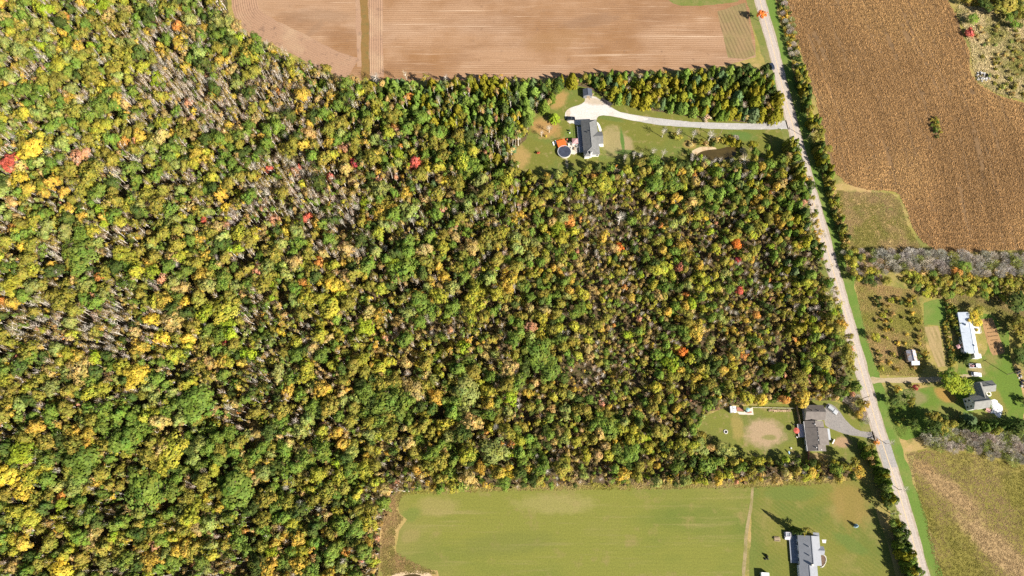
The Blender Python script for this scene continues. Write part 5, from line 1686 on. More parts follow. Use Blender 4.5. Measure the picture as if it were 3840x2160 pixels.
door(H1, x0 + .4, -.4, 'w')
for wy in (5.5, -8.0):
    window(H1, x1 - .4, wy, 1.5, 1.5, 1.2, 'e')
door(H1, wg[1] - .3, (wg[2] + wg[3]) / 2, 'e')
for k in (-2.1, 1.2):
    MB().box((x0 + x1) / 2 + k, y1 - .37, 1.15, 2.7, .06, 2.3).build('garage_door', M_TRIM, H1.root)
vx = H1.l(*q1(1465, 540), 4.8)
vent(ro1, vx[0], vx[1], 4.6)
vx = H1.l(*q1(1520, 500), 5.3)
vent(ro1, vx[0], vx[1], 5.1, None, .35)
dk = H1.rect([q1(1205, 400), q1(1320, 395), q1(1390, 1090), q1(1225, 1105)], 1.0)
mb = MB()
mb.box((dk[0] + x0 + .4) / 2, (dk[2] + dk[3]) / 2, .93, x0 + .4 - dk[0], dk[3] - dk[2], .14)
for k in range(6):
    mb.box(dk[0] + .2, dk[2] + .2 + k * (dk[3] - dk[2] - .4) / 5, .43, .16, .16, .86)
deck1 = mb.build('deck', M_DECK, H1.root)
mb = MB()
for k in range(12):
    mb.box(dk[0] + .05, dk[2] + .1 + k * (dk[3] - dk[2] - .2) / 11, 1.45, .09, .09, .9)
mb.box(dk[0] + .05, (dk[2] + dk[3]) / 2, 1.92, .12, dk[3] - dk[2], .07)
mb.build('railing', M_DECK, deck1)
ps = H1.rect([q1(1810, 866), q1(1905, 866), q1(1908, 940), q1(1812, 940)], .3)
MB().box((ps[0] + ps[1]) / 2, (ps[2] + ps[3]) / 2, .17, ps[1] - ps[0], ps[3] - ps[2], .34).build('porch_step', M_CONC, H1.root)
sheet('walkway', [q1(1722, 262), q1(1768, 290), (q1(1825, 390)), q1(1868, 525), q1(1790, 532), q1(1770, 430), q1(1735, 330)], .05, M_CONC, 'white curved walk along the front of the hipped house', 'walkway', .03, 1.0, 1)
sheet('patio', [q1(930, 820), q1(1200, 830), q1(1225, 1090), q1(1120, 1160), q1(1010, 1140), q1(960, 1000)], .045, m_patio, 'cream patio between the pool and the hipped house', 'patio', .05, 1.0, 0)

# pool
px_, py_ = G(*q1(845, 1075), 1.2)
t = thing('swimming_pool', 'round above ground pool with a dark winter cover', 'pool', (px_, py_, 0))
mb = MB()
n = 40
R1 = 3.45
ring = lambda r, z: [(r * math.cos(2 * math.pi * i / n), r * math.sin(2 * math.pi * i / n), z) for i in range(n)]
mb.add(ring(R1, 0) + ring(R1, 1.3) + ring(R1 - .08, 1.3) + ring(R1 - .08, 0), [(i, (i + 1) % n, n + (i + 1) % n, n + i) for i in range(n)] + [(n + i, n + (i + 1) % n, 2 * n + (i + 1) % n, 2 * n + i) for i in range(n)] + [(2 * n + i, 2 * n + (i + 1) % n, 3 * n + (i + 1) % n, 3 * n + i) for i in range(n)])
mb.build('pool_wall', plain('pool_siding', (0.62, 0.55, 0.42), .6, .1), t)
mb = MB()
mb.add(ring(R1 + .1, 1.31) + ring(R1 + .1, 1.37) + ring(R1 - .16, 1.37) + ring(R1 - .16, 1.31), [(i, (i + 1) % n, n + (i + 1) % n, n + i) for i in range(n)] + [(n + i, n + (i + 1) % n, 2 * n + (i + 1) % n, 2 * n + i) for i in range(n)] + [(2 * n + i, 2 * n + (i + 1) % n, 3 * n + (i + 1) % n, 3 * n + i) for i in range(n)] + [(3 * n + i, 3 * n + (i + 1) % n, (i + 1) % n, i) for i in range(n)])
mb.build('rim', plain('pool_rim', (0.45, 0.45, 0.46), .5, .1), t)
mb = MB()
vs, fs = [(0, 0, 1.16)], []
for j in range(1, 7):
    r = (R1 - .1) * j / 6
    vs += [(r * math.cos(2 * math.pi * i / n), r * math.sin(2 * math.pi * i / n), 1.18 + .06 * (j / 6) ** 2 + random.uniform(-.015, .03)) for i in range(n)]
    for i in range(n):
        if j == 1:
            fs.append((0, 1 + i, 1 + (i + 1) % n))
        else:
            a = 1 + (j - 2) * n
            b = 1 + (j - 1) * n
            fs.append((a + i, b + i, b + (i + 1) % n, a + (i + 1) % n))
mb.add(vs, fs).build('pool_cover', M_NAVY, t)

FP = Frame('pool_deck', 'raised orange stained deck at the upper left of the pool', 'deck', [q1(640, 780), q1(855, 745), q1(905, 905), q1(665, 975)], 1.3)
rr = FP.rect([q1(640, 780), q1(855, 745), q1(905, 905), q1(665, 975)], 1.3)
W = rr[1] - rr[0]
nb = 12
for i in range(nb):
    MB().box(rr[0] + W * (i + .5) / nb, (rr[2] + rr[3]) / 2, 1.3, W / nb - .02, rr[3] - rr[2], .06).build('plank', M_ORANGE, FP.root)
mb = MB()
for a in (rr[0] + .12, rr[1] - .12):
    for b in (rr[2] + .12, (rr[2] + rr[3]) / 2, rr[3] - .12):
        mb.box(a, b, .63, .14, .14, 1.26)
for b in (rr[2] + .12, rr[3] - .12):
    mb.box(0, b, 1.2, W - .3, .1, .14)
mb.build('frame', M_WOOD, FP.root)
mb = MB()
for k in range(7):
    mb.box(rr[0] + .06 + k * (W - .12) / 6, rr[3] - .06, 1.8, .07, .07, .95)
mb.box(0, rr[3] - .06, 2.3, W, .1, .06)
mb.build('railing', M_ORANGE, FP.root)
mb = MB()
for k in range(5):
    mb.box(rr[1] + .15 + k * .24, (rr[2] + rr[3]) / 2 + .5, 1.12 - k * .24, .26, 1.1, .06)
mb.build('stairs', M_BRICK, FP.root)


def lounger(px, py, rz, label, m=M_TRIM):
    x, y = G(px, py)
    t = thing('sun_lounger', label, 'lounger', (x, y, 0), rz, 'white loungers by the orange deck')
    MB().box(0, -.25, .36, .62, 1.3, .07).build('seat', m, t)
    MB().add([(-.31, .4, .34), (.31, .4, .34), (.31, .95, .78), (-.31, .95, .78), (-.31, .43, .28), (.31, .43, .28), (.31, .98, .72), (-.31, .98, .72)], [(0, 1, 2, 3), (7, 6, 5, 4), (0, 4, 5, 1), (1, 5, 6, 2), (2, 6, 7, 3), (3, 7, 4, 0)]).build('backrest', m, t)
    for a in (-.27, .27):
        for b in (-.82, .34):
            MB().box(a, b, .16, .06, .06, .32).build('leg', m, t)


lounger(*q1(605, 840), .15, 'white lounger right next to the orange deck')
lounger(*q1(550, 875), .25, 'white lounger farther left of the orange deck')


def gazebo(px, py, z, size, hh, m, rz, name, label, cat):
    x, y = G(px, py, z)
    t = thing(name, label, cat, (x, y, 0), rz)
    h = size / 2
    mb = MB()
    mb.add([(-h, -h, z), (h, -h, z), (h, h, z), (-h, h, z), (0, 0, z + hh), (-h, -h, z - .2), (h, -h, z - .2), (h, h, z - .2), (-h, h, z - .2)], [(0, 1, 4), (1, 2, 4), (2, 3, 4), (3, 0, 4), (0, 5, 6, 1), (1, 6, 7, 2), (2, 7, 8, 3), (3, 8, 5, 0)])
    mb.build('canopy', m, t)
    for a in (-1, 1):
        for b in (-1, 1):
            MB().box(a * (h - .08), b * (h - .08), z / 2 - .1, .08, .08, z - .2).build('post', M_DARK, t)


gazebo(*q1(1132, 785), 2.6, 3.0, .75, M_PINK, H1.ang + .02, 'gazebo', 'faded pink canvas gazebo between the orange deck and the house', 'gazebo')


def umbrella(px, py, r, h, m, label, n=8, m2=None):
    x, y = G(px, py, h)
    t = thing('patio_umbrella', label, 'umbrella', (x, y, 0), random.random())
    mb = MB()
    vs = [(0, 0, h + .45)] + [(r * math.cos(2 * math.pi * i / n), r * math.sin(2 * math.pi * i / n), h) for i in range(n)] + [(r * math.cos(2 * math.pi * i / n), r * math.sin(2 * math.pi * i / n), h - .15) for i in range(n)]
    mb.add(vs, [(0, 1 + i, 1 + (i + 1) % n) for i in range(n)] + [(1 + i, 1 + n + i, 1 + n + (i + 1) % n, 1 + (i + 1) % n) for i in range(n)])
    mb.build('canopy', m, t)
    MB().tube((0, 0, 0), (0, 0, h + .4), .03, .03, 8).build('pole', M_DARK, t)
    MB().tube((0, 0, .0), (0, 0, .1), .3, .26, 12).build('base', M_STONE, t)
    return t


def chair(px, py, rz, m, label, group=None, z=0.0, s=1.0):
    x, y = G(px, py, z)
    t = thing('patio_chair', label, 'chair', (x, y, z), rz, group)
    t.scale = (s, s, s)
    MB().box(0, 0, .43, .55, .55, .06).build('seat', m, t)
    MB().box(0, .27, .75, .55, .06, .6).build('backrest', m, t)
    for a in (-.24, .24):
        MB().box(a, 0, .66, .06, .5, .05).build('armrest', m, t)
        for b in (-.24, .24):
            MB().box(a, b, .2, .05, .05, .4).build('leg', m, t)


def table(px, py, rz, w, d, m, label, cat='table', bench=False, z=0.0):
    x, y = G(px, py, z)
    t = thing('picnic_table' if bench else 'patio_table', label, cat, (x, y, z), rz)
    for k in range(5):
        MB().box(0, -d / 2 + d * (k + .5) / 5, .73, w, d / 5 - .015, .05).build('plank', m, t)
    for a in (-w * .38, w * .38):
        MB().box(a, 0, .35, .08, d * .8 if not bench else d * 1.5, .08).build('leg_frame', m, t)
        for b in (-d * .32, d * .32):
            MB().box(a, b, .36, .08, .08, .66).build('leg', m, t)
    if bench:
        for b in (-d * .95, d * .95):
            MB().box(0, b, .43, w, .28, .05).build('bench', m, t)


for i, (a, b, rz, lab) in enumerate([(1000, 845, .4, 'white patio chair nearest the pink gazebo'), (960, 905, 1.9, 'white patio chair at the pool side of the patio'), (1175, 905, 3.5, 'white patio chair closest to the house deck'), (1190, 960, 4.4, 'pale patio chair lower down beside the house deck'), (1035, 985, 2.6, 'pale patio chair at the pool rim')]):
    chair(*q1(a, b), rz, M_TRIM, lab, 'white chairs on the pool patio', .05, 1.15)
table(*q1(1095, 895), .1, 1.9, 1.1, M_CONC, 'pale table in the middle of the pool patio', z=.05)
table(*q1(1120, 1010), 1.4, 1.7, .9, M_WOOD, 'brown table at the lower end of the pool patio', z=.05)
MBt = thing('flower_tub', 'red tub of plants at the right end of the orange deck', 'plant tub', (*G(*q1(915, 760)), 0))
MB().tube((0, 0, 0), (0, 0, .7), .45, .55, 12).build('tub', M_BRICK, MBt)
MB().box(0, 0, .85, .7, .7, .3, .4, .6).build('plant', M_RED, MBt)
for (a, b, lab) in [(970, 580, 'white ball ornament on the lawn left of the hipped house')]:
    t = thing('lawn_ornament', lab, 'ornament', (*G(*q1(985, 590)), 0))
    MB().tube((0, 0, 0), (0, 0, .5), .16, .12, 10).build('pedestal', M_CONC, t)
    m = MB()
    for j in range(6):
        p0, p1 = math.pi * j / 6, math.pi * (j + 1) / 6
        m.tube((0, 0, .85 - .34 * math.cos(p0)), (0, 0, .85 - .34 * math.cos(p1)), max(.01, .34 * math.sin(p0)), max(.01, .34 * math.sin(p1)), 12, False)
    m.build('ball', M_TRIM, t)
t = thing('barbecue', 'dark barbecue on the lawn above the white ornament', 'barbecue', (*G(*q1(962, 520)), 0))
MB().box(0, 0, .85, .9, .5, .35, 0, .85).build('lid', M_BLACK, t)
MB().box(0, 0, .45, .7, .45, .4).build('cabinet', M_DARK, t)
for a in (-.3, .3):
    MB().box(a, 0, .12, .06, .4, .24).build('leg', M_DARK, t)


# ---------------------------------------------------------------- vehicles
def vehicle(name, label, cat, px, py, dpx, dpy, L, Wd, Ht, paint, pickup=False, cargo=None, group=None):
    x, y = G(px, py, .7)
    x2, y2 = G(px + dpx * .1, py + dpy * .1, .7)
    rz = math.atan2(y2 - y, x2 - x)
    t = thing(name, label, cat, (x, y, 0), rz)
    h = L / 2
    belt = .92 if not pickup else 1.05
    prof = [(-h, .38), (-h, belt - .12), (-h + .12, belt), (h * .42, belt), (h - .25, belt - .14), (h, belt - .34), (h, .38)]
    if pickup:
        prof = [(-h, .5), (-h, belt), (h * .40, belt), (h - .2, belt - .08), (h, belt - .35), (h, .5)]
    MB().profile(prof, -Wd / 2, Wd / 2, lambda z: .06 if z > belt - .2 else 0).build('body', paint, t)
    c0, c1 = (-h * .86, h * .36) if not pickup else (-h * .06, h * .46)
    mb = MB()
    w0, w1 = Wd / 2 - .07, Wd / 2 - .24
    f0, f1 = c0 + .35 * (0.4 if pickup else 1), c1 - .62
    mb.add([(c0, -w0, belt - .02), (c1, -w0, belt - .02), (c1, w0, belt - .02), (c0, w0, belt - .02), (f0, -w1, Ht - .04), (f1, -w1, Ht - .04), (f1, w1, Ht - .04), (f0, w1, Ht - .04)], [(3, 2, 1, 0), (4, 5, 6, 7), (0, 1, 5, 4), (1, 2, 6, 5), (2, 3, 7, 6), (3, 0, 4, 7)])
    mb.build('windows', M_GLASS, t)
    MB().box((f0 + f1) / 2, 0, Ht - .01, f1 - f0 + .12, 2 * w1 + .08, .06).build('roof', paint, t)
    if pickup:
        MB().box((-h + c0) / 2 + .05, 0, belt + .012, c0 + h - .25, Wd - .3, .02).build('bed', M_DARK, t)
        if cargo:
            mb = MB()
            for k in range(9):
                mb.box(-h + .3 + random.random() * (c0 + h - .6), random.uniform(-.5, .5), belt + .18, random.uniform(.2, .6), random.uniform(.2, .5), random.uniform(.2, .4), random.random())
            mb.build('cargo', cargo, t)
    for a in (-h * .62, h * .60):
        for b in (-Wd / 2 + .1, Wd / 2 - .1):
            wv = MB().tube((a, b - .11, .34), (a, b + .11, .34), .34, .34, 14).build('wheel', M_TYRE, t)
            sg = 1 if b > 0 else -1
            MB().tube((a, b + sg * .11, .34), (a, b + sg * .125, .34), .2, .18, 10).build('rim', M_SILVER, wv)
    for b in (-Wd * .34, Wd * .34):
        MB().box(h - .02, b, belt - .40, .08, .34, .14).build('headlight', M_LAMP, t)
        MB().box(-h + .01, b * 1.1, belt - .22, .06, .2, .2).build('tail_light', M_RED, t)
        MB().box(c1 - .2, b * 1.56, belt + .08, .12, .2, .14).build('mirror', paint, t)
    return t


vehicle('parked_car', 'black car parked on the white gravel by the hipped house', 'car', *q1(1012, 176), 240, -18, 4.7, 1.85, 1.5, M_BLACK)
vehicle('car', 'dark blue car driving on the left edge of the road', 'car', 2896, 248, -7, -22, 4.4, 1.8, 1.5, M_NAVYP)
vehicle('parked_car', 'silver car on the asphalt drive of the brown roofed house', 'car', 3120, 1535.5, 260, 190, 5.6, 2.0, 1.65, M_SILVER)
vehicle('pickup_truck', 'white pickup with a loaded bed below the mobile home', 'pickup truck', 3656, 1372, 290, -3, 5.6, 2.0, 1.75, M_WHITEP, True, M_PINK)
vehicle('parked_car', 'white car half under the tree above the farmhouse', 'car', 3662, 1404, 120, 12, 4.6, 1.85, 1.5, M_WHITEP)


def qs(x, y):
    return (2050 + x / 8.05, 300 + y / 8.05)


# shed, brush and lumber at the upper end of the gravel yard
cs = [(2186, 334), (2220, 333), (2221, 359), (2187, 360)]
S1 = Frame('shed', 'small slate grey shed at the upper end of the gravel yard', 'shed', cs, 2.4)
rs = S1.rect(cs, 2.4)
gable(S1, rs, 2.4, 3.5, 'ns', M_ROOFS, plain('grey_siding', (0.22, 0.22, 0.23), .8), ov=.2)
door(S1, 0.3, rs[2] + .2, 's', 1.6)
t = thing('garden_tractor', 'dark garden tractor parked against the slate grey shed', 'tractor', (*G(2197, 364), 0), .1)
MB().box(.3, 0, .55, 1.0, .6, .5, 0, .8).build('hood', M_BRICK, t)
MB().box(-.45, 0, .75, .45, .5, .25).build('seat', M_DARK, t)
for a, r in ((.55, .22), (-.5, .34)):
    for b in (-.42, .42):
        MB().tube((a, b - .1, r), (a, b + .1, r), r, r, 10).build('wheel', M_TYRE, t)
MB().tube((-.1, 0, .8), (-.2, 0, 1.1), .03, .03, 6).build('steering_column', M_DARK, t)
t = thing('brush_pile', 'dark pile of cut branches on the right edge of the gravel yard', 'brush pile', (*G(2274, 384), 0), -.68)
mb = MB()
for k in range(150):
    a = random.uniform(-3.4, 3.4)
    b = random.gauss(0, .7)
    z = max(.05, 1.1 * (1 - (a / 3.9) ** 2) - b * b * .5)
    d = Vector((random.uniform(-1, 1), random.uniform(-1, 1), random.uniform(-.15, .35))) * random.uniform(.5, 1.1)
    mb.tube(Vector((a, b, random.uniform(.05, z))) - d, Vector((a, b, random.uniform(.1, z))) + d, .06, .03, 4, False)
mb.build('branches', plain('dark_branches', (0.07, 0.06, 0.065), .95, .5, 1.0), t)
mb = MB()
for k in range(14):
    a = 2 * math.pi * k / 14
    mb.tube((0, 0, .55), (2.9 * math.cos(a), .9 * math.sin(a), .02), .55, .15, 5, False)
mb.build('mound', plain('dark_debris', (0.05, 0.045, 0.05), .95, .5, .8), t)
for i, (a, b, rz, lab) in enumerate([(1280, 545, -1.1, 'pale leaning boards in front of the slate grey shed'), (1385, 450, 1.2, 'pale planks stacked at the right of the slate grey shed')]):
    t = thing('lumber_pile', lab, 'lumber', (*G(*qs(a, b)), 0), rz)
    for k in range(5):
        MB().box(random.uniform(-.2, .2), -.3 + k * .15, .06 + .08 * (k % 3), 2.0, .13, .06, random.uniform(-.15, .15)).build('plank', M_LUMBER, t)


# ---------------------------------------------------------------- brown roofed house and its yard
def q2(x, y):
    return (2920 + x / 6.587, 1500 + y / 6.587)


H2 = Frame('house', 'long brown roofed house with a double garage and asphalt drive', 'house', [q2(645, 540), q2(1165, 540), q2(1165, 1260), q2(700, 1245)], 2.8)
gr = H2.rect([q2(622, 118), q2(1112, 128), q2(1132, 498), q2(642, 498)], 3.0)
rg, _ = gable(H2, gr, 3.1, 5.3, 'ew', M_ROOF2, M_CREAM, 'garage_roof', .3, 'garage_wall')
xl = H2.l(*q2(668, 900), 2.8)[0]
yN, y2_, y3_, yS = H2.l(*q2(800, 530), 2.8)[1], H2.l(*q2(900, 690), 2.8)[1], H2.l(*q2(1000, 1112), 2.8)[1], H2.l(*q2(900, 1262), 2.8)[1]
xe1, xe2, xe3 = H2.l(*q2(1112, 600), 2.8)[0], H2.l(*q2(1226, 900), 2.8)[0], H2.l(*q2(1168, 1190), 2.8)[0]
ra, _ = gable(H2, (xl, xe1, y2_ - .0, yN + .2), 2.8, 4.4, 'ns', M_ROOF2, M_CREAM, 'roof', .3)
rb, _ = gable(H2, (xl - .02, xe2, y3_, y2_ + .02), 2.84, 4.75, 'ns', M_ROOF2, M_CREAM, 'roof', .3)
rc, _ = gable(H2, (xl + .02, xe3, yS, y3_ + .02), 2.78, 4.5, 'ns', M_ROOF2, M_CREAM, 'roof', .3)
MB().box(xl - .06, (yN + yS) / 2, 2.72, .12, yN - yS, .16).build('gutter', M_TRIM, H2.root)
for (a, b, ro) in [(965, 780, rb), (975, 885, rb), (980, 990, rb), (895, 600, ra), (935, 1175, rc), (1075, 1225, rc)]:
    v = H2.l(*q2(a, b), 4.5)
    vent(ro, v[0], v[1], 4.35 if a < 1000 else 3.5, M_TRIM, .35, .5)
for (a, b) in [(740, 210), (900, 222)]:
    v = H2.l(*q2(a + 45, b + 30), 4.6)
    vent(rg, v[0] + .6, v[1] - .4, 4.9, M_ROOF2, .3, .8)
MB().box((gr[0] + xe1) / 2 + 1.9, gr[2] + .27, 2.6, 2.6, .06, .8).build('sunlit_wall_panel', M_TRIM, H2.root)  # sunlight on the garage wall between the roofs, put in as a white panel
for k in (-.9, 1.2):
    MB().box(gr[1] - .27, (gr[2] + gr[3]) / 2 + k * 1.6, 1.15, .06, 2.6, 2.3).build('garage_door', M_TRIM, H2.root)
for wy in (-5.5, -2.5, 1.2):
    window(H2, xl + .29, wy, 1.6, 1.3, 1.1, 'w')
    window(H2, xe2 - .3, max(y3_ + 1, wy), 1.6, 1.3, 1.1, 'e')
door(H2, xl + .28, -.6, 'w')
door(H2, xe2 - .3, 2.0, 'e')
window(H2, 0, yS + .3, 1.6, 1.4, 1.1, 's')
# front porch awning and the deck at the back
pw = H2.rect([q2(1212, 705), q2(1265, 705), q2(1285, 985), q2(1236, 985)], 2.3)
mb = MB()
mb.slab([(xe2 - .05, pw[2], 2.5), (pw[1], pw[2], 2.25), (pw[1], pw[3], 2.25), (xe2 - .05, pw[3], 2.5)], .1)
for b in (pw[2] + .2, (pw[2] + pw[3]) / 2, pw[3] - .2):
    mb.box(pw[1] - .15, b, 1.08, .12, .12, 2.16)
mb.build('porch_awning', M_SILVER, H2.root)
d2 = H2.rect([q2(452, 600), q2(655, 590), q2(664, 918), q2(500, 922)], .9)
mb = MB()
mb.box((d2[0] + xl + .2) / 2, (d2[2] + d2[3]) / 2, .85, xl + .2 - d2[0], d2[3] - d2[2], .12)
for a in (d2[0] + .15, (d2[0] + xl) / 2):
    for b in (d2[2] + .15, (d2[2] + d2[3]) / 2, d2[3] - .15):
        mb.box(a, b, .4, .14, .14, .8)
dk2 = mb.build('deck', M_LILAC, H2.root)
mb = MB()
for k in range(9):
    mb.box(d2[0] + .05, d2[2] + .1 + k * (d2[3] - d2[2] - .2) / 8, 1.35, .08, .08, .9)
mb.box(d2[0] + .05, (d2[2] + d2[3]) / 2, 1.83, .1, d2[3] - d2[2], .06)
mb.build('railing', M_WOOD, dk2)
umbrella(*q2(440, 755), 1.35, 2.3, M_RED, 'red patio umbrella on the lawn side of the brown house deck')
chair(*q2(375, 610), .8, M_DARK, 'dark patio chair above the red umbrella')
chair(*q2(440, 925), 2.5, M_TRIM, 'pale patio chair below the red umbrella')
t = thing('garden_bench', 'long white bench at the bare flower bed before the brown house', 'bench', (*G(*q2(1342, 1030)), 0), 1.0)
MB().box(0, 0, .45, 2.2, .5, .08).build('seat', M_TRIM, t)
MB().box(0, .27, .8, 2.2, .07, .6).build('backrest', M_TRIM, t)
for a in (-.9, .9):
    MB().box(a, 0, .2, .1, .45, .4).build('leg', M_TRIM, t)


def fence(label, pts, h, m, sec=2.4, rail=False):
    a, b = Vector(G(*pts[0])), Vector(G(*pts[1]))
    L = (b - a).length
    rz = math.atan2(b.y - a.y, b.x - a.x)
    t = thing('fence', label, 'fence', (a.x, a.y, 0), rz)
    n = max(1, round(L / sec))
    s = L / n
    for i in range(n + 1):
        MB().box(i * s, 0, h / 2 + .05, .14, .14, h + .1).build('post', m, t)
        if i < n:
            if rail:
                for z in (h * .45, h * .9):
                    MB().box((i + .5) * s, 0, z, s - .15, .06, .12).build('rail', m, t)
            else:
                MB().box((i + .5) * s, 0, h / 2 + .03, s - .15, .07, h - .06).build('panel', m, t)


fence('tall brown board fence at the upper left of the brown house', [(2984, 1524), (2996, 1590)], 1.9, M_WOOD)
fence('brown board fence running down from the brown house corner', [(3028, 1692), (3030, 1745)], 1.9, M_BRICK)
fence('cream rail fence along the top of the bare patch yard', [(2818, 1529), (2975, 1532)], 1.1, plain('cream_paint', (0.66, 0.60, 0.46), .8), 3.0, True)
# white shed, brick red deck, teal umbrella
cs = [(2738, 1523), (2760, 1523), (2761, 1547), (2739, 1547)]
S2 = Frame('shed', 'small white roofed shed at the top of the bare patch yard', 'shed', cs, 2.2)
rs = S2.rect(cs, 2.2)
gable(S2, rs, 2.25, 2.6, 'ns', M_WHITEP, plain('blue_grey_siding', (0.25, 0.27, 0.33), .7), ov=.12)
door(S2, 0, rs[2] + .12, 's', .9, 1.9)
MB().box(rs[0] + 1.9, .4, 2.62, 1.5, .25, .1).build('skylight', M_DARK, S2.root)
vent(S2.root, .1, rs[2] + .7, 2.5, M_DARK, .25, .3)
sheet('patio', [(2762, 1543), (2788, 1545), (2822, 1526), (2826, 1556), (2772, 1554)], .045, m_patio, 'pinkish patio beside the small white roofed shed', 'patio', .08, 1.0, 0)
cs = [(2762, 1526), (2788, 1530), (2788, 1542), (2763, 1541)]
S3 = Frame('platform', 'brick red board platform right of the small white shed', 'platform', cs, .3)
rs = S3.rect(cs, .3)
for k in range(8):
    MB().box(rs[0] + (rs[1] - rs[0]) * (k + .5) / 8, (rs[2] + rs[3]) / 2, .3, (rs[1] - rs[0]) / 8 - .02, rs[3] - rs[2], .07).build('plank', M_BRICK, S3.root)
MB().box((rs[0] + rs[1]) / 2, (rs[2] + rs[3]) / 2, .13, rs[1] - rs[0] - .2, rs[3] - rs[2] - .2, .26).build('frame', M_WOOD, S3.root)
umbrella(2805, 1536.5, 1.0, 2.2, M_TEAL, 'teal patio umbrella on the pinkish patio')
table(2809, 1547, .1, 2.0, .7, M_BRICK, 'dark red table below the teal umbrella', z=.05)
chair(2793, 1541, 1.4, M_DARK, 'dark patio chair left of the teal umbrella', None, .05)
t = thing('fire_pit', 'round stone fire pit on the left of the bare patch yard', 'fire pit', (*G(2721.5, 1619.5), 0))
for k in range(14):
    a = 2 * math.pi * k / 14
    MB().box(.78 * math.cos(a), .78 * math.sin(a), .16, .33, .3, .32, a).build('stone', M_CONC, t)
MB().tube((0, 0, 0), (0, 0, .1), .6, .55, 14).build('ash', M_DARK, t)
for i, (a, b, w) in enumerate([(2890, 1539, 2.4), (2906, 1541, 1.6), (2922, 1540, 2.2), (2938, 1541, 1.7), (2954, 1540, 2.6)]):
    t = thing('wood_stack', 'stacked split firewood, %s of five along the top of the yard' % ['first', 'second', 'third', 'fourth', 'fifth'][i], 'firewood', (*G(a, b), 0), random.uniform(-.2, .2), 'firewood stacks')
    for k in range(6):
        for j in range(2):
            MB().tube((-w / 2 + .2 + k * (w - .4) / 5, -.45 + random.uniform(-.1, .1), .17 + j * .3), (-w / 2 + .2 + k * (w - .4) / 5, .45 + random.uniform(-.1, .1), .17 + j * .3), .16, .15, 6).build('log', M_LUMBER, t)
x, y = G(2957, 1697)
t = thing('slide', 'small blue play slide at the lower right of the yard', 'slide', (x, y, 0), .5)
MB().slab([(-.25, -.9, .15), (.25, -.9, .15), (.25, .5, 1.2), (-.25, .5, 1.2)], .06).build('chute', plain('blue_plastic', (0.25, 0.38, 0.52), .4, .1), t)
for a in (-.22, .22):
    MB().box(a, .6, .62, .06, .06, 1.24).build('leg', M_DARK, t)
MB().box(0, .7, .62, .4, .05, .08).build('rung', M_DARK, t)
t = thing('stump', 'pale cut stump on the lawn above the blue slide', 'stump', (*G(2966, 1681), 0))
MB().tube((0, 0, 0), (0, 0, .5), .42, .36, 12).build('wood', M_CONC, t)
chair(2990, 1712, .3, M_LUMBER, 'wooden chair right of the blue slide')
chair(2997, 1711, 1.2, M_WOOD, 'brown wooden chair near the yard corner')


# ---------------------------------------------------------------- farmhouse
def q3(x, y):
    return (3550 + x / 6.3, 1390 + y / 6.3)


H3 = Frame('farmhouse', 'white two storey farmhouse with crossed grey gables', 'house', [q3(540, 600), q3(960, 560), q3(1015, 865), q3(640, 928)], 5.5)
rf = H3.rect([q3(540, 600), q3(940, 560), q3(1012, 862), q3(640, 928)], 5.5)
gable(H3, rf, 5.5, 7.9, 'ew', M_ROOFF, M_SIDING, 'roof', .25)
for wz in (1.5, 4.1):
    for wy in (-1.3, 1.4):
        window(H3, rf[0] + .24, (rf[2] + rf[3]) / 2 + wy, wz, .95, 1.35, 'w')
window(H3, rf[0] + .24, (rf[2] + rf[3]) / 2, 6.2, .7, .9, 'w')
for wx in (-1.8, 1.5):
    window(H3, (rf[0] + rf[1]) / 2 + wx, rf[2] + .25, 4.1, 1.0, 1.3, 's')
door(H3, (rf[0] + rf[1]) / 2, rf[2] + .25, 's')
wr = H3.rect([q3(650, 300), q3(880, 280), q3(900, 620), q3(700, 640)], 5.0)
wr = (wr[0], wr[1], rf[3] - 2.0, wr[3])
gable(H3, wr, 4.9, 6.9, 'ns', M_ROOFF, M_SIDING, 'wing_roof', .25, 'wing_wall')
nr = H3.rect([q3(735, 262), q3(1065, 232), q3(1165, 492), q3(890, 512)], 3.4)
nr = (wr[0] + .8, nr[1], nr[2], nr[3])
rn, _ = gable(H3, nr, 3.5, 5.2, 'ew', M_ROOFF, M_SIDING, 'kitchen_roof', .25, 'kitchen_wall')
v = H3.l(*q3(870, 365), 5)
vent(rn, v[0], v[1], 5.0, M_DARK, .4, .8)
v = H3.l(*q3(1065, 345), 5)
vent(rn, v[0], v[1], 5.0, M_DARK, .4, .8)
cp = H3.rect([q3(560, 470), q3(700, 470), q3(720, 570), q3(580, 580)], 2.6)
mb = MB()
mb.slab([(cp[0], cp[2], 2.5), (wr[0] + .3, cp[2], 2.9), (wr[0] + .3, cp[3], 2.9), (cp[0], cp[3], 2.5)], .12)
for b in (cp[2] + .15, cp[3] - .15):
    mb.box(cp[0] + .15, b, 1.19, .12, .12, 2.38)
mb.build('porch', M_SIDING, H3.root)
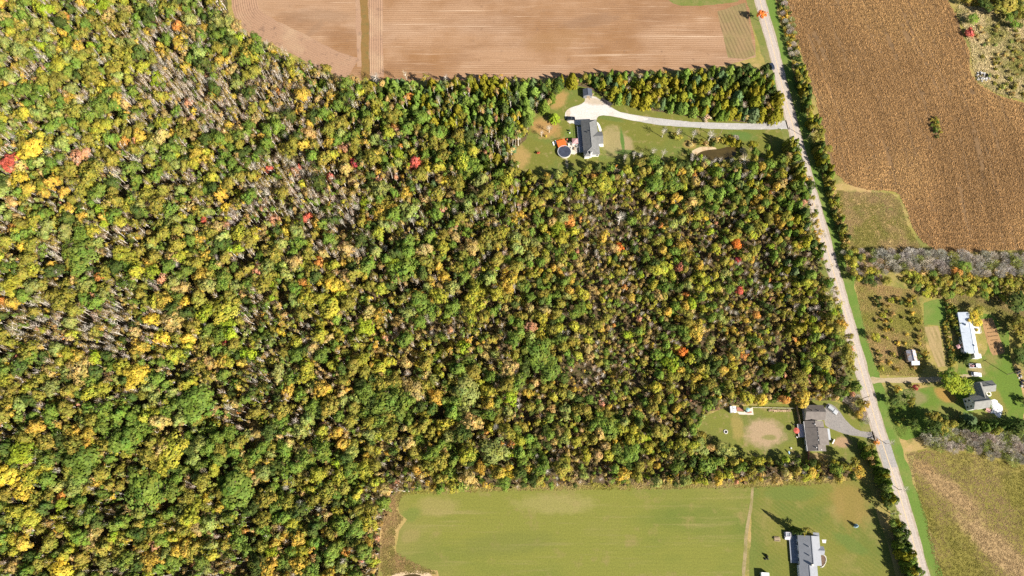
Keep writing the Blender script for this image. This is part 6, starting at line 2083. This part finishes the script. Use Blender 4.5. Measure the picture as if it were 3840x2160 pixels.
# white sheet spread over the lawn
wpts = [q3(1055, 700), q3(1130, 672), q3(1200, 700), q3(1230, 770), q3(1318, 830), q3(1332, 905), q3(1310, 1010), q3(1280, 1115), q3(1222, 1102), q3(1130, 1012), q3(1035, 1002), q3(1080, 920), q3(1062, 790)]
ww = GA(wpts, .3)
cxw, cyw = sum(p[0] for p in ww) / len(ww), sum(p[1] for p in ww) / len(ww)
t = thing('plastic_sheet', 'large white plastic sheet spread on the lawn beside the farmhouse', 'plastic sheet', (cxw, cyw, 0))
dd = densify([(a - cxw, b - cyw) for a, b in ww], .6, .12)
mb = MB()
nn_ = len(dd)
vs, fs = [(0, 0, .55)], []
for j in range(1, 7):
    f = j / 6
    vs += [(a * f, b * f, .04 + .5 * (1 - f ** 3) + random.uniform(-.07, .07) * (1 if j < 6 else 0)) for a, b in dd]
    for i in range(nn_):
        if j == 1:
            fs.append((0, 1 + i, 1 + (i + 1) % nn_))
        else:
            a, b = 1 + (j - 2) * nn_, 1 + (j - 1) * nn_
            fs.append((a + i, b + i, b + (i + 1) % nn_, a + (i + 1) % nn_))
k = len(vs)
vs += [(a, b, 0) for a, b in dd]
fs += [(k - nn_ + i, k + i, k + (i + 1) % nn_, k - nn_ + (i + 1) % nn_) for i in range(nn_)]
mb.add(vs, fs).build('sheet', M_WHITEP, t)
for (a, b) in [(1240, 775), (1075, 745), (1195, 915), (1160, 960), (1185, 1005), (1090, 890)]:
    u, v = G(*q3(a, b), .5)
    MB().box(u - cxw, v - cyw, .62, .5, .3, .25, random.random() * 3, .8).build('weight', M_STONE, t)
table(*q3(965, 935), -.4, 2.2, .8, M_PINK, 'pinkish picnic table under the farmhouse eave', bench=True)
chair(*q3(915, 955), .4, M_LUMBER, 'yellowish chair left of the pinkish picnic table')
t = thing('planter', 'round planter with shrubs in the inner corner of the farmhouse', 'planter', (*G(*q3(985, 555)), 0))
MB().tube((0, 0, 0), (0, 0, .45), 1.1, 1.15, 14).build('rim', M_CONC, t)
MB().box(0, 0, .6, 1.3, 1.2, .5, .4, .6).build('plants', plain('planter_leaves', (0.13, 0.13, 0.03), .9, .4, 3), t)
for i in range(14):
    u = 3812 + i * 1.6 + random.uniform(-4, 4)
    x, y = G(u + (i % 3) * 5, 1386 + i * 5.2)
    t = thing('boulder', 'boulder %s the dark strip at the right edge of the farm lawn' % ('atop' if i < 5 else ('midway along' if i < 10 else 'at the foot of')), 'boulder', (x, y, 0), random.random() * 3, 'boulders at the lawn edge')
    s = random.uniform(.5, 1.1)
    MB().box(0, 0, s * .3, s * 1.2, s, s * .65, 0, .65).build('stone', random.choice([M_STONE, M_CONC, M_DARK, M_DARK]), t)

# ---------------------------------------------------------------- mobile home
def q5(x, y):
    return (3550 + x / 5.797, 1150 + y / 5.797)


MH = Frame('mobile_home', 'long pale roofed mobile home with a white sunlit side', 'mobile home', [q5(192, 158), q5(480, 95), q5(750, 1095), q5(440, 1005)], 2.7)
rm = MH.rect([q5(192, 158), q5(470, 95), q5(745, 1040), q5(440, 1005)], 2.7)
gable(MH, rm, 2.75, 3.7, 'ns', M_ROOFM, M_SIDING, 'roof', .15, frac=.66)
rmx = rm[0] + (rm[1] - rm[0]) * .66
ex = MH.rect([q5(600, 1000), q5(725, 985), q5(755, 1110), q5(600, 1122)], 2.6)
MH2 = (ex[0], ex[1] + .1, ex[2], rm[2] + .05)
mb = MB()
mb.slab([(MH2[0], MH2[2], 2.9), (MH2[1], MH2[2], 2.7), (MH2[1], MH2[3], 2.7), (MH2[0], MH2[3], 2.9)], .12)
mb.build('porch_roof', M_WHITEP, MH.root)
MB().box((MH2[0] + MH2[1]) / 2, (MH2[2] + MH2[3]) / 2, 1.28, MH2[1] - MH2[0] - .3, MH2[3] - MH2[2] - .2, 2.56).build('porch_wall', M_SIDING, MH.root)
for (a, b) in [(410, 385), (590, 840)]:
    v = MH.l(*q5(a, b), 3.6)
    MB().box(v[0] + .3, v[1] - .2, 3.75, .6, .7, .9).build('chimney', M_WHITEP, MH.root)
MB().box((rm[0] + rmx) / 2, .0, 3.25, rmx - rm[0] - .3, .08, .03).build('seam', M_SILVER, MH.root)
for wy in (-7, -3.5, 0, 3.5, 7):
    window(MH, rm[0] + .15, wy, 1.6, 1.1, .9, 'w')
    window(MH, rm[1] - .15, wy - .6, 1.6, 1.1, .9, 'e')
door(MH, rm[0] + .15, -5.2, 'w')
dk = MH.rect([q5(585, 440), q5(695, 432), q5(735, 560), q5(600, 600)], .5)
mb = MB()
mb.box((dk[0] + dk[1]) / 2, (dk[2] + dk[3]) / 2, .46, dk[1] - dk[0], dk[3] - dk[2], .1)
for a in (dk[0] + .1, dk[1] - .1):
    for b in (dk[2] + .1, dk[3] - .1):
        mb.box(a, b, .2, .12, .12, .4)
        mb.box(a, b, .95, .1, .1, .9)
mb.box(dk[1] - .05, (dk[2] + dk[3]) / 2, 1.4, .1, dk[3] - dk[2], .06)
mb.box((dk[0] + dk[1]) / 2, dk[2] + .05, 1.4, dk[1] - dk[0], .1, .06)
mb.build('deck', M_TRIM, MH.root)
t = thing('shade_bush_tub', 'golden bush growing in the white deck of the mobile home', 'plant tub', (*G(*q5(630, 515)), 0))
MB().tube((0, 0, .5), (0, 0, .8), .6, .7, 12).build('tub', M_WOOD, t)
MB().box(0, 0, 1.1, 1.4, 1.3, .7, .5, .6).build('plant', plain('golden_leaves', (0.36, 0.27, 0.04), .9, .4, 3), t)
x, y = G(*q5(128, 985))
t = thing('motorcycle', 'motorcycle standing on the grass left of the mobile home', 'motorcycle', (x, y, 0), -1.0)
for a in (-.7, .7):
    MB().tube((a, -.07, .32), (a, .07, .32), .32, .32, 14).build('wheel', M_TYRE, t)
MB().box(0, 0, .55, 1.0, .28, .35, 0, .8).build('engine', M_DARK, t)
MB().box(.15, 0, .82, .5, .3, .2, 0, .7).build('tank', M_PINK, t)
MB().box(-.4, 0, .8, .6, .28, .1).build('seat', M_BLACK, t)
MB().tube((.62, -.35, 1.0), (.62, .35, 1.0), .03, .03, 6).build('handlebar', M_SILVER, t)
MB().tube((.7, 0, .32), (.58, 0, 1.0), .04, .03, 6).build('fork', M_SILVER, t)
gazebo(*q5(255, 865), 1.9, 1.7, .5, M_PINK, .4, 'canopy_tent', 'small pinkish canopy against the left side of the mobile home', 'canopy')
t = thing('water_barrel', 'grey barrel on the grass at the lower end of the mobile home', 'barrel', (*G(*q5(445, 1180)), 0))
MB().tube((0, 0, 0), (0, 0, 1.0), .36, .36, 14).build('barrel', M_SILVER, t)
MB().tube((0, 0, 1.0), (0, 0, 1.06), .3, .28, 14).build('lid', M_DARK, t)


# patched shed near the road
cs = [(3397, 1313), (3432, 1313), (3442, 1354), (3407, 1356)]
S4 = Frame('shed', 'old shed with a patched rusty tin roof in the overgrown meadow', 'shed', cs, 2.6)
rs = S4.rect(cs, 2.6)
gable(S4, rs, 2.6, 3.9, 'ns', M_TIN, M_WOOD, ov=.2)
door(S4, rs[1] - .2, .4, 'e', 1.4)
ln = S4.rect([(3417, 1356), (3446, 1354), (3450, 1368), (3420, 1369)], 2.0)
mb = MB()
mb.slab([(ln[0], ln[2], 1.9), (ln[1], ln[2], 1.9), (ln[1], rs[2] + .1, 2.35), (ln[0], rs[2] + .1, 2.35)], .1)
mb.build('lean_to_roof', plain('lavender_tin', (0.50, 0.52, 0.64), .5, .15), S4.root)
MB().box((ln[0] + ln[1]) / 2, (ln[2] + rs[2]) / 2 + .1, .9, ln[1] - ln[0] - .3, rs[2] - ln[2] - .1, 1.8).build('lean_to_wall', M_WOOD, S4.root)


# ---------------------------------------------------------------- grey house at the bottom
def q4(x, y):
    return (2840 + x / 7.2467, 1960 + y / 7.2467)


cs = [q4(1080, 350), q4(1672, 355), q4(1762, 1190), q4(1165, 1130)]
H4 = Frame('house', 'long light grey gabled house cut by the bottom edge', 'house', cs, 3.0)
r4 = H4.rect(cs, 3.0)
ro4, _ = gable(H4, r4, 3.0, 5.2, 'ns', M_ROOF4, M_SIDING, 'roof', .3, frac=.54)
lw = H4.rect([q4(1088, 1140), q4(1612, 1190), q4(1720, 2080), q4(1180, 2080)], 2.8)
lw = (lw[0] + .4, lw[1], lw[2], r4[2] + .1)
gable(H4, lw, 2.8, 4.5, 'ns', M_ROOF4, M_SIDING, 'garage_roof', .3, 'garage_wall')
np_ = H4.rect([q4(1512, 268), q4(1672, 270), q4(1685, 352), q4(1520, 352)], 2.7)
mb = MB()
mb.slab([(np_[0], r4[3] - .1, 2.85), (np_[1], r4[3] - .1, 2.85), (np_[1], np_[3], 2.65), (np_[0], np_[3], 2.65)], .12)
for a in (np_[0] + .12, np_[1] - .12):
    mb.box(a, np_[3] - .12, 1.26, .12, .12, 2.52)
mb.build('porch_roof', M_ROOF4, H4.root)
bp = H4.rect([q4(1690, 640), q4(1808, 640), q4(1812, 880), q4(1700, 880)], 2.7)
gable(H4, (r4[1] - 1.6, bp[1], bp[2], bp[3]), 2.72, 3.7, 'ew', M_ROOF4, M_SIDING, 'entry_roof', .2, 'entry_wall')
for (a, b) in [(1385, 645), (1405, 888)]:
    v = H4.l(*q4(a, b), 5.0)
    vent(ro4, v[0] + .25, v[1] - .15, 4.85, M_ROOF4, .35, .6)
v = H4.l(*q4(1490, 1150), 5.0)
MB().box(v[0], v[1], 4.9, .9, .7, 2.0).build('chimney', M_CONC, H4.root)
for wy in (-4, -1, 2.5, 5):
    window(H4, r4[0] + .3, wy, 1.6, 1.4, 1.2, 'w')
    if abs(wy - 1.5) > 2:
        window(H4, r4[1] - .3, wy, 1.6, 1.4, 1.2, 'e')
door(H4, bp[1] - .2, (bp[2] + bp[3]) / 2, 'e')
d4 = H4.rect([q4(865, 250), q4(1080, 255), q4(1150, 1110), q4(890, 1040)], .8)
mb = MB()
mb.box((d4[0] + r4[0] + .3) / 2, (d4[2] + r4[3]) / 2 + .3, .74, r4[0] + .3 - d4[0], r4[3] - d4[2] + 1.2, .12)
for k in range(6):
    mb.box(d4[0] + .15, d4[2] + .2 + k * (r4[3] - d4[2]) / 5, .34, .14, .14, .68)
dk4 = mb.build('deck', M_DECK, H4.root)
hp = G(*q4(838, 320), 1.0)
t = thing('hot_tub', 'pale lavender deck with a square hot tub left of the grey house', 'hot tub', (hp[0], hp[1], 0), H4.ang)
MB().box(0, -.6, .42, 2.9, 3.2, .84).build('platform', M_LILAC, t)
mb = MB()
for a, b, w, d in ((-.95, 0, .25, 1.9), (.95, 0, .25, 1.9), (0, .83, 1.66, .25), (0, -.83, 1.66, .25)):
    mb.box(a, b + .0, 1.1, w, d, .5)
mb.build('tub_rim', M_LILAC, t)
MB().box(0, 0, .98, 1.66, 1.42, .22).build('cover', M_DECK, t)
MB().box(-.2, -1.35, 1.0, 2.2, .3, .3).build('step', M_TRIM, t)
table(*q4(530, 445), H4.ang, 2.6, .8, M_WOOD, 'brown picnic table on the lawn left of the hot tub deck', bench=True)
t = thing('play_tent', 'dark bulky play set on the lawn left of the grey house', 'play set', (*G(*q4(245, 930)), 0), .5)
MB().box(.2, .2, .8, 1.3, 1.2, 1.6, 0, .35).build('tent', M_BLACK, t)
MB().box(-.9, -.5, .35, .8, .7, .7, 0, .7).build('box', M_DARK, t)
MB().box(.1, -.9, .3, .5, .9, .5, 0, .7).build('step', M_DARK, t)
t = thing('cargo_trailer', 'white box trailer on the lawn at the bottom edge', 'trailer', (*G(2869, 2168, 1.5), 0), H4.ang)
MB().box(0, 0, 1.25, 3.2, 4.4, 1.9).build('body', M_WHITEP, t)
for a in (-1.5, 1.5):
    for b in (-.6, .5):
        MB().tube((a - .1, b, .32), (a + .1, b, .32), .32, .32, 12).build('wheel', M_TYRE, t)
MB().box(0, -2.9, .5, .12, 1.4, .12).build('tow_bar', M_DARK, t)
sheet('flower_bed', [q4(1720, 900), q4(1790, 880), q4(1850, 930), q4(1850, 1060), q4(1790, 1180), q4(1740, 1185), q4(1745, 1050)], .05, plain('bed_mulch', (0.14, 0.09, 0.06), .95, .4, 2), 'curved flower bed on the right of the grey house', 'flower bed', .06, .8, 1)
mb = MB()
arc = densify(smooth(GA([q4(1795, 872), q4(1862, 925), q4(1872, 1050), q4(1800, 1190), q4(1725, 1215)]), False, 2), .55, 0, False)
t = thing('stone_edging', 'pale stone edging round the curved flower bed', 'edging', (*arc[0], 0))
for (a, b) in arc:
    MB().box(a - arc[0][0], b - arc[0][1], .12, .42, .36, .24, random.random() * 3, .8).build('stone', M_CONC, t)
sheet('stepping_slab', [q4(1755, 460), q4(1875, 460), q4(1860, 560), q4(1770, 550)], .05, M_CONC, 'pale stone slab on the lawn right of the grey house', 'slab', .05, .8, 0)


# ---------------------------------------------------------------- utility poles
def pole(px, py, h, label, rz=0.3):
    x, y = G(px, py)
    t = thing('utility_pole', label, 'utility pole', (x, y, 0), rz)
    MB().tube((0, 0, 0), (0, 0, h), .16, .11, 8).build('post', M_WOOD, t)
    MB().box(0, 0, h - .6, 2.2, .12, .12).build('crossarm', M_WOOD, t)
    for a in (-.95, 0, .95):
        MB().tube((a, 0, h - .54), (a, 0, h - .3), .05, .04, 6).build('insulator', M_LAMP, t)


pole(2690.5, 521, 8.5, 'utility pole by the pond next to the gravel drive', 1.2)
pole(3777, 1404, 9.0, 'utility pole on the bright farm lawn')
pole(3026, 520, 8.5, 'utility pole on the right road edge near the gravel drive', 1.2)
pole(3228, 1497, 8.5, 'utility pole on the left road edge above the asphalt drive', 1.2)
t = thing('mailbox', 'white mailbox post where the gravel drive meets the road', 'mailbox', (*G(2928, 487), 0), .3)
MB().box(0, 0, .55, .1, .1, 1.1).build('post', M_TRIM, t)
MB().box(0, 0, 1.2, .22, .5, .22).build('box', M_TRIM, t)

# stone heap at the marsh edge
x, y = G(3683, 289)
t = thing('rock_pile', 'heap of grey white field stones at the edge of the corn', 'rock pile', (x, y, 0))
for k in range(34):
    a = random.uniform(0, 6.28)
    r = 3.2 * math.sqrt(random.random())
    s = random.uniform(.45, 1.0)
    z = max(0, 1.1 * (1 - r / 3.2))
    MB().box(r * math.cos(a) * 1.2, r * math.sin(a), z * .7 + s * .25, s * 1.2, s, s * .7, random.random() * 3, .7).build('rock', random.choice([M_STONE, M_CONC, M_STONE, M_DARK]), t)
# pale wreck in the scrub
t = thing('bathtub', 'white bathtub lying in the scrub above the small mown rectangle', 'bathtub', (*G(3467, 1089), 0), .4)
mb = MB()
for a, b, w, d in ((-.8, 0, .12, .8), (.8, 0, .12, .8), (0, .35, 1.48, .1), (0, -.35, 1.48, .1)):
    mb.box(a, b, .3, w, d, .6)
mb.box(0, 0, .05, 1.48, .6, .1)
mb.build('tub', M_WHITEP, t)
